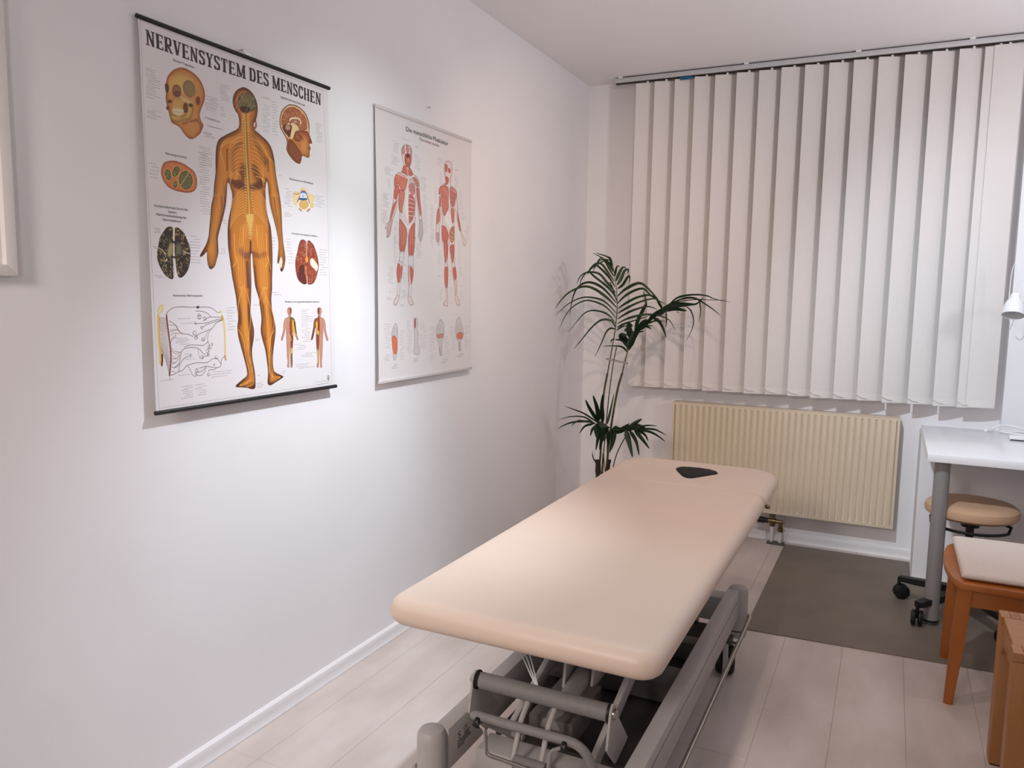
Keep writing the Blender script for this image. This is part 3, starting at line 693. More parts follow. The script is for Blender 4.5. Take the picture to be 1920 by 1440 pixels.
PRINT_MUSCLES=[
['F',[397,198,354,214,329,249,328,286,341,315,355,350,354,381,323,408,261,431,229,473,225,518,217,587,202,656,174,726,153,780,119,812,99,843,115,846,122,879,117,905,144,903,171,868,185,822,200,776,238,712,263,649,275,588,277,663,289,715,288,768,280,845,282,944,279,889,278,953,284,1000,276,1056,251,1104,241,1160,251,1215,250,1279,238,1327,206,1359,196,1382,212,1398,241,1395,263,1367,278,1327,294,1231,317,1158,323,1094,341,1029,365,964,385,890,396,858,402,913,401,978,403,1043,399,1108,395,1172,399,1237,395,1303,391,1351,406,1384,431,1402,469,1393,462,1368,440,1335,444,1253,473,1163,474,1089,475,1023,492,957,508,883,493,861,509,750,503,688,516,608,523,545,534,606,547,684,561,761,552,826,547,874,574,908,596,894,617,845,613,797,606,742,600,687,578,617,572,539,569,469,552,424,493,404,443,388,439,361,458,328,466,288,470,241,460,212,439,199],(150,120,118),(232,214,210),7,1],
['F',[340,232,368,216,375,241,367,273,339,277],(160,110,112),(200,150,150),5,1],
['F',[394,208,425,210,427,252,396,257],(160,90,90),(206,140,136),5,1],
['F',[439,216,462,227,464,258,445,253],(160,110,110),(210,160,156),5,1],
['F',[381,271,445,261,459,289,444,338,415,365,380,347,369,310],(120,50,40),(190,104,88),5,1],
['F',[395,276,431,267,430,286,398,295],(80,36,30),(120,60,50),3,1],
['F',[406,297,426,294,430,324,408,327],(190,120,100),(220,150,130),3,1],
['F',[359,358,401,367,414,426,364,418,330,411],(150,60,48),(206,112,96),5,1],
['F',[419,372,439,361,479,406,428,424],(150,60,48),(206,112,96),5,1],
['S',[396,367,407,427],5,(240,230,226),0.9,0,1],
['F',[261,435,336,429,399,443,394,490,362,544,320,541,273,505,245,531,228,518,233,472],(170,80,60),(216,130,108),8,1],
['S',[357,449,294,487,266,506],3,(120,52,46),0.6,0,1],
['S',[243,464,259,499,269,509],5,(120,50,40),0.7,0,1],
['F',[273,513,293,540,271,588,250,621,223,612,224,571,241,531],(150,60,48),(206,112,96),5,1],
['F',[239,637,257,627,228,690,187,762,169,771,188,709,209,662],(150,60,48),(206,112,96),4,1],
['F',[293,544,362,551,354,610,332,673,324,712,290,692,282,617],(170,84,66),(214,132,112),8,1],
['S',[299,566,334,574],2,(120,52,46),0.5,0,1],
['S',[299,593,333,600],2,(120,52,46),0.5,0,1],
['S',[298,619,333,627],2,(120,52,46),0.5,0,1],
['S',[298,646,332,654],2,(120,52,46),0.5,0,1],
['F',[413,449,417,773,389,760,359,709,361,609,383,553,398,490],(210,190,186),(240,230,226),5,1],
['F',[421,572,490,580,501,633,488,713,458,754,418,765],(150,70,60),(196,112,100),5,1],
['S',[418,591,490,599],5,(240,230,226),0.9,0,1],
['S',[417,624,489,629],5,(240,230,226),0.9,0,1],
['S',[417,656,489,659],5,(240,230,226),0.9,0,1],
['S',[416,689,488,688],5,(240,230,226),0.9,0,1],
['S',[416,721,488,718],5,(240,230,226),0.9,0,1],
['F',[422,494,492,478,505,539,476,562,433,539],(170,80,76),(214,140,136),4,1],
['S',[428,448,478,433,514,460],5,(170,140,120),0.8,0,1],
['S',[427,459,478,446,514,472],4,(96,84,60),0.7,0,1],
['S',[427,474,478,460,514,483],5,(170,140,120),0.8,0,1],
['S',[427,485,477,472,514,496],4,(96,84,60),0.7,0,1],
['S',[427,500,477,486,513,507],5,(170,140,120),0.8,0,1],
['S',[426,512,477,499,513,519],4,(96,84,60),0.7,0,1],
['S',[426,526,477,513,513,530],5,(170,140,120),0.8,0,1],
['S',[426,538,477,525,513,543],4,(96,84,60),0.7,0,1],
['F',[478,426,537,434,563,477,536,496,499,462],(140,90,80),(190,130,120),4,1],
['F',[524,505,565,508,579,586,592,664,577,713,555,651,534,575],(150,60,48),(190,110,96),4,1],
['S',[543,511,567,587,580,681],3,(240,230,226),0.8,0,1],
['S',[224,698,187,769],3,(240,230,226),0.8,0,1],
['S',[261,433,350,438,403,447],7,(240,230,226),0.9,0,1],
['S',[493,412,435,439,413,449],7,(240,230,226),0.9,0,1],
['F',[173,774,200,779,172,845,144,900,122,886,126,834],(150,110,110),(206,170,170),4,1],
['F',[561,746,606,742,614,813,581,895,557,849],(130,120,122),(196,186,188),4,1],
['F',[290,707,358,763,400,790,487,744,457,793,416,835,344,787],(190,170,168),(236,228,226),4,1],
['F',[288,761,350,794,385,838,376,947,373,915,349,989,299,999,282,952,286,889],(150,66,54),(200,116,98),6,1],
['F',[421,835,487,767,501,829,487,940,495,941,468,1015,415,1018,405,929],(150,66,54),(200,116,98),6,1],
['S',[302,775,307,858,327,942],3,(240,230,226),0.6,0,1],
['S',[329,796,342,871,348,940],3,(240,230,226),0.6,0,1],
['S',[357,809,363,932],3,(240,230,226),0.6,0,1],
['S',[465,801,462,926],3,(240,230,226),0.6,0,1],
['S',[442,826,433,936],3,(240,230,226),0.6,0,1],
['S',[319,781,321,858,341,941],2,(120,52,46),0.5,0,1],
['S',[450,802,452,927],2,(120,52,46),0.5,0,1],
['F',[287,1008,342,997,333,1070,283,1071],(160,156,160),(226,222,222),5,1],
['W',10,2,5,1.5,(110,110,120),0.7,2],
['F',[408,1026,472,1023,471,1089,406,1099],(160,156,160),(226,222,222),5,1],
['W',10,2,5,1.5,(110,110,120),0.7,2],
['F',[257,1096,290,1095,292,1167,280,1231,254,1223,245,1160],(150,60,48),(206,112,96),5,1],
['F',[299,1111,322,1110,316,1166,299,1207],(150,60,48),(206,112,96),5,1],
['F',[426,1115,447,1106,470,1130,470,1179,444,1237,430,1188],(150,60,48),(206,112,96),5,1],
['F',[402,1107,420,1107,418,1188,406,1229],(180,140,130),(220,180,170),5,1],
['F',[251,1239,291,1231,278,1319,247,1319],(170,160,160),(226,218,216),4,1],
['W',8,2,5,1.2,(120,110,120),0.6,2],
['F',[405,1245,444,1237,440,1327,404,1327],(170,160,160),(226,218,216),4,1],
['W',8,2,5,1.2,(120,110,120),0.6,2],
['F',[1011,221,961,247,944,290,952,331,963,379,968,403,918,426,873,456,860,499,867,539,859,606,833,682,816,749,808,807,804,857,831,896,851,920,871,886,869,836,873,761,899,660,905,560,910,634,915,700,902,759,902,834,912,908,921,847,932,916,941,1003,948,1072,940,1143,946,1213,963,1283,967,1345,932,1380,923,1393,949,1406,993,1407,1002,1362,998,1283,1004,1194,1010,1114,1000,1044,1006,956,1019,876,1033,911,1050,998,1064,1077,1075,1148,1102,1219,1116,1300,1119,1345,1140,1390,1164,1404,1207,1400,1192,1363,1159,1318,1156,1245,1150,1173,1143,1111,1118,1049,1113,977,1116,897,1120,834,1111,854,1117,776,1113,683,1124,596,1136,621,1165,695,1205,761,1232,812,1258,871,1286,896,1313,868,1295,842,1241,785,1215,717,1183,634,1166,549,1163,473,1143,432,1069,412,1057,367,1075,331,1087,279,1075,238,1053,223],(150,120,118),(232,214,210),6,1],
['F',[969,254,1007,261,1002,307,977,319,964,288],(150,80,74),(190,110,104),4,1],
['F',[1019,280,1058,283,1058,308,1024,317],(150,70,64),(196,110,104),3,1],
['S',[957,289,968,345,976,377],5,(110,110,104),0.6,0,1],
['S',[1062,232,1082,271,1069,340,1060,392],4,(110,100,90),0.6,0,1],
['F',[973,353,1027,362,1009,406,942,431,979,402],(150,60,48),(206,112,96),5,1],
['F',[918,434,1017,439,1021,539,1016,607,948,672,916,616,905,535,892,495,864,514,868,465],(160,80,66),(208,128,112),8,1],
['S',[892,503,941,522,1017,518],3,(120,56,46),0.6,0,1],
['S',[876,497,892,511,911,551],5,(110,50,40),0.7,0,1],
['S',[918,436,992,484,1021,573],3,(240,230,226),0.8,0,1],
['F',[1051,426,1129,442,1160,473,1137,527,1110,581,1059,577,1042,495],(140,76,70),(196,120,112),5,1],
['S',[1051,502,1102,518,1119,537],4,(120,90,96),0.8,0,1],
['S',[1050,524,1102,538,1119,554],4,(170,160,170),0.8,0,1],
['S',[1050,546,1102,558,1119,571],4,(120,90,96),0.8,0,1],
['S',[1050,568,1101,579,1119,588],4,(170,160,170),0.8,0,1],
['S',[1050,590,1101,599,1119,605],4,(120,90,96),0.8,0,1],
['S',[1050,612,1101,620,1118,622],4,(170,160,170),0.8,0,1],
['S',[1068,441,1146,466],5,(240,230,226),0.9,0,1],
['S',[1137,441,1159,524,1180,608],6,(150,140,120),0.6,0,1],
['S',[1032,353,1031,454,1032,639],7,(238,230,226),0.9,0,1],
['F',[1024,614,1074,703,1040,774,964,720,948,688],(200,184,184),(236,228,228),5,1],
['F',[1058,603,1113,614,1109,700,1071,712],(150,80,74),(200,130,120),4,1],
['F',[909,758,972,762,1019,826,996,878,929,882,902,825],(160,70,60),(206,118,104),6,1],
['F',[1039,782,1109,743,1111,845,1064,883,1030,834],(140,80,60),(190,126,100),5,1],
['S',[1048,790,1108,811],4,(240,230,226),0.8,0,1],
['S',[1039,825,1104,846],4,(240,230,226),0.8,0,1],
['S',[1056,857,1101,868],4,(240,230,226),0.8,0,1],
['F',[938,881,998,886,1001,983,965,1054,945,985],(150,64,54),(198,110,98),5,1],
['F',[1033,919,1105,898,1104,996,1085,1050,1054,998],(150,64,54),(198,110,98),5,1],
['S',[967,897,971,1028],3,(240,230,226),0.7,0,1],
['S',[1051,918,1086,1032],3,(240,230,226),0.8,0,1],
['S',[1072,908,1104,996],2,(120,52,46),0.5,0,1],
['F',[947,1099,1000,1088,1006,1167,991,1247,968,1256,946,1195],(150,70,54),(206,120,98),5,1],
['F',[1085,1094,1130,1084,1146,1146,1129,1192,1093,1157],(150,60,50),(206,110,94),4,1],
['S',[1102,1174,1134,1246,1128,1318],5,(110,80,66),0.6,0,1],
['F',[834,641,875,620,874,711,833,748,817,741],(150,60,48),(200,130,118),4,1],
['F',[1166,609,1197,675,1223,769,1196,762,1170,695],(150,60,48),(200,120,104),4,1],
['F',[876,521,900,552,891,602,867,605],(150,60,48),(206,112,96),4,1],
['F',[816,823,864,820,855,887,831,888],(150,110,112),(204,160,164),4,1],
['F',[195,1557,217,1532,245,1551,252,1616,248,1680,244,1744,228,1792,208,1808,190,1789,181,1732,172,1668,170,1604],(120,110,114),(214,206,206),4,1],
['F',[179,1628,232,1639,245,1704,229,1759,198,1757,178,1700],(170,70,44),(226,120,84),4,1],
['S',[182,1557,186,1629],2,(110,100,110),0.7,0,1],
['S',[198,1557,199,1629],2,(110,100,110),0.7,0,1],
['S',[213,1558,212,1630],2,(110,100,110),0.7,0,1],
['S',[229,1558,225,1630],2,(110,100,110),0.7,0,1],
['S',[245,1559,237,1631],2,(110,100,110),0.7,0,1],
['F',[475,1509,505,1497,532,1510,530,1586,542,1628,533,1687,553,1738,555,1781,516,1786,470,1771,471,1725,483,1667,478,1600],(120,110,114),(214,206,206),4,1],
['F',[475,1513,498,1503,506,1543,496,1576,478,1567],(150,60,70),(196,110,116),4,1],
['W',26,3,8,1.5,(120,110,116),0.7,3],
['F',[804,1631,819,1570,844,1554,857,1528,879,1515,904,1529,930,1556,938,1619,920,1671,902,1714,905,1803,884,1816,858,1805,851,1729,826,1684],(120,110,114),(214,206,206),4,1],
['F',[818,1640,921,1636,912,1666,834,1667],(170,90,84),(214,150,146),4,1],
['S',[827,1579,838,1650],2,(110,100,110),0.7,0,1],
['S',[858,1563,862,1651],2,(110,100,110),0.7,0,1],
['S',[889,1564,886,1652],2,(110,100,110),0.7,0,1],
['S',[919,1582,910,1653],2,(110,100,110),0.7,0,1],
['S',[864,1748,877,1801],10,(190,120,120),0.8,0,1],
['F',[1126,1599,1139,1535,1163,1513,1188,1500,1214,1519,1238,1566,1262,1613,1265,1650,1250,1686,1218,1713,1219,1787,1180,1786,1175,1720,1143,1691,1125,1653],(120,110,114),(214,206,206),4,1],
['F',[1144,1654,1190,1633,1256,1645,1246,1686,1199,1693,1153,1682],(170,80,60),(220,130,104),4,1],
['S',[1135,1581,1157,1645],2,(110,100,110),0.7,0,1],
['S',[1161,1554,1173,1646],2,(110,100,110),0.7,0,1],
['S',[1187,1555,1190,1647],2,(110,100,110),0.7,0,1],
['S',[1213,1556,1207,1648],2,(110,100,110),0.7,0,1],
['S',[1239,1584,1224,1648],2,(110,100,110),0.7,0,1],
['S',[1197,1721,1197,1783],16,(150,140,142),0.7,0,1],
['L',[225,195,298,284],9,1,0.33,0],
['L',[196,307,303,373],8,1,0.33,0],
['L',[109,400,213,460],8,1,0.33,0],
['L',[497,191,555,197],2,1,0.33,0],
['L',[503,248,582,365],11,1,0.33,0],
['L',[146,476,191,552],6,1,0.33,0],
['L',[79,587,155,690],12,1,0.33,0],
['L',[57,714,133,811],10,1,0.33,0],
['L',[582,404,671,520],10,1,0.33,0],
['L',[617,534,681,841],26,1,0.33,0],
['L',[213,775,264,945],14,1,0.33,0],
['L',[831,217,928,284],5,1,0.33,0],
['L',[862,335,918,426],6,1,0.33,0],
['L',[796,457,834,591],9,1,0.33,0],
['L',[731,602,783,875],20,1,0.33,0],
['L',[1096,206,1139,208],1,1,0.33,0],
['L',[1130,268,1200,280],2,1,0.33,0],
['L',[1121,325,1199,417],8,1,0.33,0],
['L',[1181,436,1269,600],13,1,0.33,0],
['L',[1224,613,1305,684],6,1,0.33,0],
['L',[1296,711,1369,856],10,1,0.33,0],
['L',[321,167,440,166],1,1,0.33,0],
['L',[209,886,247,1097],16,1,0.33,0],
['L',[128,1112,194,1240],10,1,0.33,0],
['L',[145,1288,172,1311],2,1,0.33,0],
['L',[103,1335,178,1359],3,1,0.33,0],
['L',[340,1085,377,1108],3,1,0.33,0],
['L',[332,1150,367,1230],5,1,0.33,0],
['L',[293,1279,372,1351],7,1,0.33,0],
['L',[277,1391,342,1408],2,1,0.33,0],
['L',[515,915,598,1034],10,1,0.33,0],
['L',[721,844,777,942],6,1,0.33,0],
['L',[835,947,901,1074],9,1,0.33,0],
['L',[841,1154,909,1170],2,1,0.33,0],
['L',[865,1249,915,1362],6,1,0.33,0],
['L',[1022,1105,1057,1202],3,1,0.33,0],
['L',[1030,1247,1082,1399],7,1,0.33,0],
['L',[1185,1073,1250,1162],6,1,0.33,0],
['L',[1203,1236,1268,1244],1,1,0.33,0],
['L',[1202,1281,1267,1364],5,1,0.33,0],
['L',[1178,849,1213,1063],14,1,0.33,0],
['L',[78,1530,164,1715],12,1,0.33,0],
['L',[73,1757,141,1809],5,1,0.33,0],
['L',[273,1584,341,1816],14,1,0.33,0],
['L',[377,1515,440,1765],16,1,0.33,0],
['L',[560,1520,660,1744],14,1,0.33,0],
['L',[711,1567,798,1849],16,1,0.33,0],
['L',[938,1654,1024,1811],9,1,0.33,0],
['L',[1036,1577,1124,1781],11,1,0.33,0],
['L',[1275,1576,1361,1786],12,1,0.33,0],
['L',[168,1835,245,1874],3,1,0.7,0],
['L',[470,1808,546,1848],3,1,0.7,0],
['L',[892,1842,997,1886],3,1,0.7,0],
['L',[1161,1811,1264,1850],3,1,0.7,0],
['S',[1060,1481,1276,1486],1.2,(150,140,145),0.6,0,1]]
def smooth(p, closed, n=5):
    P = np.array(p, float).reshape(-1, 2); m = len(P); out = []
    for i in range(m if closed else m-1):
        a = P[(i-1) % m] if closed or i > 0 else P[0]
        b = P[i]; c = P[(i+1) % m]
        d = P[(i+2) % m] if closed or i+2 < m else P[m-1]
        for k in range(n):
            t = k/n
            out.append(.5*((2*b)+(c-a)*t+(2*a-5*b+4*c-d)*t*t+(3*b-a-3*c+d)*t**3))
    if not closed: out.append(P[-1])
    return np.array(out)

def mask_of(P, W, H, sub=3):
    x0 = max(int(P[:, 0].min())-2, 0); x1 = min(int(P[:, 0].max())+3, W)
    y0 = max(int(P[:, 1].min())-2, 0); y1 = min(int(P[:, 1].max())+3, H)
    if x1-x0 < 2 or y1-y0 < 2: return None
    w = x1-x0; m = np.zeros((y1-y0, w)); Q = np.roll(P, -1, 0); xs = np.arange(w)
    for j in range((y1-y0)*sub):
        y = y0+(j+.5)/sub
        k = (P[:, 1] <= y) != (Q[:, 1] <= y)
        if not k.any(): continue
        c = np.sort(P[k, 0]+(y-P[k, 1])/(Q[k, 1]-P[k, 1])*(Q[k, 0]-P[k, 0]))-x0
        for a, b in zip(c[0::2], c[1::2]):
            m[j//sub] += np.clip(np.minimum(xs+1, b)-np.maximum(xs, a), 0, 1)/sub
    return np.clip(m, 0, 1), x0, y0

def box_blur(m, r):
    r = int(max(r, 1))
    for _ in range(2):
        for ax in (0, 1):
            pad = [(0, 0), (0, 0)]; pad[ax] = (r+1, r)
            c = np.cumsum(np.pad(m, pad), ax)
            m = ((c[2*r+1:]-c[:-2*r-1]) if ax == 0 else (c[:, 2*r+1:]-c[:, :-2*r-1]))/(2*r+1)
    return m

def paint_print(ops, W, H, paper, seed):
    rng = random.Random(seed)
    img = np.empty((H, W, 3)); img[:] = paper
    clip = None
    def stroke(P, w, col, al, cm):
        r = w/2
        x0 = max(int(P[:, 0].min()-r-2), 0); x1 = min(int(P[:, 0].max()+r+3), W)
        y0 = max(int(P[:, 1].min()-r-2), 0); y1 = min(int(P[:, 1].max()+r+3), H)
        if x1 <= x0 or y1 <= y0: return
        cov = np.zeros((y1-y0, x1-x0))
        for (ax, ay), (bx, by) in zip(P[:-1], P[1:]):
            u0 = max(int(min(ax, bx)-r-2), x0); u1 = min(int(max(ax, bx)+r+3), x1)
            v0 = max(int(min(ay, by)-r-2), y0); v1 = min(int(max(ay, by)+r+3), y1)
            if u1 <= u0 or v1 <= v0: continue
            X = np.arange(u0, u1)+.5-ax; Y = (np.arange(v0, v1)+.5-ay)[:, None]
            dx, dy = bx-ax, by-ay; t = np.clip((X*dx+Y*dy)/(dx*dx+dy*dy+1e-9), 0, 1)
            d = np.hypot(X-t*dx, Y-t*dy)
            if r > 8: s = np.clip(1-d/r, 0, 1); s = s*s*(3-2*s)*1.3
            else: s = np.clip(r+.5-d, 0, 1)*min(1, w)
            q = cov[v0-y0:v1-y0, u0-x0:u1-x0]; np.maximum(q, np.minimum(s, 1), out=q)
        if cm is not None:
            m, cx, cy = cm; full = np.zeros_like(cov)
            a0, a1 = max(x0, cx), min(x1, cx+m.shape[1]); b0, b1 = max(y0, cy), min(y1, cy+m.shape[0])
            if a1 > a0 and b1 > b0: full[b0-y0:b1-y0, a0-x0:a1-x0] = m[b0-cy:b1-cy, a0-cx:a1-cx]
            cov = cov*full
        k = (cov*al)[..., None]; reg = img[y0:y1, x0:x1]; reg[:] = reg*(1-k)+np.array(col, float)*k
    body = None
    for o in ops:
        if o[0] == 'F':
            mk = mask_of(smooth(o[1], True) if o[5] else np.array(o[1], float).reshape(-1, 2), W, H)
            if mk is None: continue
            m, x0, y0 = mk; clip = mk
            if body is None: body = mk
            b = np.clip(box_blur(m, o[4])*2-1, 0, 1)[..., None]
            col = np.array(o[2], float)*(1-b)+np.array(o[3], float)*b
            reg = img[y0:y0+m.shape[0], x0:x0+m.shape[1]]
            reg[:] = reg*(1-m[..., None])+col*m[..., None]
        elif o[0] == 'S':
            stroke(smooth(o[1], False) if o[6] else np.array(o[1], float).reshape(-1, 2), o[2], o[3], o[4], body if o[5] else None)
        elif o[0] == 'W' and clip is not None:
            m, x0, y0 = clip
            ys, xs = np.nonzero(m > .5)
            for _ in range(o[1]):
                i = rng.randrange(len(xs)); p = [x0+xs[i], y0+ys[i]]; a = rng.uniform(0, 6.28); pts = [tuple(p)]
                for _k in range(4):
                    a += rng.uniform(-.9, .9); l = rng.uniform(o[2], o[3])/2.2
                    p = [p[0]+math.cos(a)*l, p[1]+math.sin(a)*l]; pts.append(tuple(p))
                stroke(smooth(np.array(pts), False, 3), o[4], o[5], o[6], clip)
        elif o[0] == 'D':
            P = smooth(o[1], False, 12); s = np.r_[0, np.cumsum(np.hypot(*np.diff(P, axis=0).T))]
            for t in np.linspace(0, s[-1], o[2]):
                x = np.interp(t, s, P[:, 0]); y = np.interp(t, s, P[:, 1]); r = o[3]*rng.uniform(.35, .6)
                stroke(np.array([(x-r, y-r*.3), (x+r, y+r*.3)]), o[3]*.62, o[4], .95, None)
        elif o[0] == 'B':
            x, y = o[1]
            for _ in range(7):
                a = rng.uniform(0, 6.28); r = o[2]
                pts = [(x+math.cos(a+k)*r*rng.uniform(.3, 1), y+math.sin(a+k)*r*rng.uniform(.3, 1)) for k in range(4)]
                stroke(smooth(np.array(pts), False, 4), 1.1, o[3], .6, None)
        elif o[0] == 'L':
            x0, y0, x1, y1 = o[1]; n = o[2]
            x0, x1 = min(x0, x1), max(x0, x1); y0, y1 = min(y0, y1), max(y0, y1)
            for i in range(n):
                y = y0+(y1-y0)*(i+.5)/n+rng.uniform(-1, 1); a = x0; e = x0+(x1-x0)*rng.uniform(.55, 1)
                off = rng.choice([0, 0, x1-e])
                while a < e:
                    l = rng.uniform(5, 18); b = min(a+l, e)
                    stroke(np.array([(a+off, y), (b+off, y)]), 2.6, (70, 60, 64), o[4]*rng.uniform(.7, 1.15), None); a = b+3.5
    return np.clip(img, 0, 255)

# slab-serif capitals for the chart title: strokes (x0,y0,x1,y1,width) and curves, in a cell one unit high
SLAB = {
 'N': (.66, [(.15,0,.15,1,.11),(.53,0,.53,1,.11),(.15,0,.53,1,.17),(.02,.035,.26,.035,.07),(.02,.965,.28,.965,.07),(.4,.035,.66,.035,.07)], []),
 'E': (.56, [(.15,0,.15,1,.19),(.02,.045,.52,.045,.09),(.02,.955,.54,.955,.09),(.15,.49,.42,.49,.08),(.49,.02,.49,.22,.08),(.51,.78,.51,.98,.08),(.42,.39,.42,.6,.06)], []),
 'R': (.62, [(.15,0,.15,1,.19),(.02,.045,.34,.045,.09),(.02,.955,.29,.955,.09),(.28,.52,.5,.96,.17),(.42,.955,.64,.955,.09),(.15,.5,.34,.5,.08)], [([.3,.045,.44,.07,.49,.27,.44,.47,.3,.5],.15)]),
 'V': (.62, [(.13,.03,.31,.97,.19),(.51,.03,.33,.97,.1),(.0,.04,.28,.04,.08),(.38,.04,.64,.04,.08)], []),
 'S': (.52, [(.46,.02,.46,.3,.06),(.06,.7,.06,.98,.06)], [([.42,.2,.36,.07,.25,.05,.12,.1,.1,.24,.16,.38,.28,.48,.4,.6,.43,.76,.38,.9,.26,.95,.14,.92,.08,.78],.15)]),
 'Y': (.6, [(.12,.03,.3,.52,.18),(.5,.03,.32,.52,.1),(.3,.5,.3,1,.19),(.0,.04,.26,.04,.08),(.38,.04,.62,.04,.08),(.15,.955,.45,.955,.09)], []),
 'T': (.58, [(.29,0,.29,1,.19),(.03,.045,.55,.045,.09),(.06,.02,.06,.26,.07),(.52,.02,.52,.26,.07),(.14,.955,.44,.955,.09)], []),
 'M': (.84, [(.15,0,.15,1,.1),(.69,0,.69,1,.19),(.17,0,.41,.95,.18),(.67,0,.43,.95,.1),(.02,.04,.22,.04,.08),(.64,.04,.84,.04,.08),(.02,.955,.28,.955,.09),(.55,.955,.84,.955,.09)], []),
 'D': (.62, [(.15,0,.15,1,.19),(.02,.045,.32,.045,.09),(.02,.955,.32,.955,.09)], [([.3,.045,.44,.12,.5,.3,.51,.5,.5,.7,.44,.88,.3,.955],.16)]),
 'C': (.56, [(.5,.02,.5,.32,.06)], [([.48,.28,.42,.1,.3,.05,.18,.12,.12,.3,.11,.5,.12,.7,.18,.88,.3,.95,.42,.9,.5,.74],.15)]),
 'H': (.68, [(.15,0,.15,1,.18),(.53,0,.53,1,.18),(.15,.49,.53,.49,.08),(.02,.045,.28,.045,.08),(.02,.955,.28,.955,.08),(.4,.045,.66,.045,.08),(.4,.955,.66,.955,.08)], []),
}
def slab_title(text, x0, x1, y0, y1):
    w = sum(.24 if c == ' ' else SLAB[c][0]+.045 for c in text)-.045
    sx = (x1-x0)/w; sy = y1-y0; ops = []; x = x0; col = (46, 34, 30)
    for c in text:
        if c == ' ': x += .24*sx; continue
        cw, bars, curves = SLAB[c]
        for ax, ay, bx, by, t in bars:
            if abs(ay-by) < 1e-6: p = [ax, ay-t/2, bx, ay-t/2, bx, ay+t/2, ax, ay+t/2]
            else: p = [ax-t/2, ay, ax+t/2, ay, bx+t/2, by, bx-t/2, by]
            q = [v*sx+x if i % 2 == 0 else v*sy+y0 for i, v in enumerate(p)]
            ops.append(['F', q, col, col, 1, 0])
        for p, t in curves:
            q = smooth([v*sx+x if i % 2 == 0 else v*sy+y0 for i, v in enumerate(p)], False, 6)
            d = np.gradient(q, axis=0); nrm = np.stack([-d[:, 1], d[:, 0]], 1); nrm /= np.linalg.norm(nrm, axis=1)[:, None]+1e-9
            h = t/2*sx*np.abs(nrm[:, :1])+.045*sy*np.abs(nrm[:, 1:])
            ops.append(['F', np.r_[q+nrm*h, (q-nrm*h)[::-1]].ravel().tolist(), col, col, 1, 0])
        x += (cw+.045)*sx
    return ops
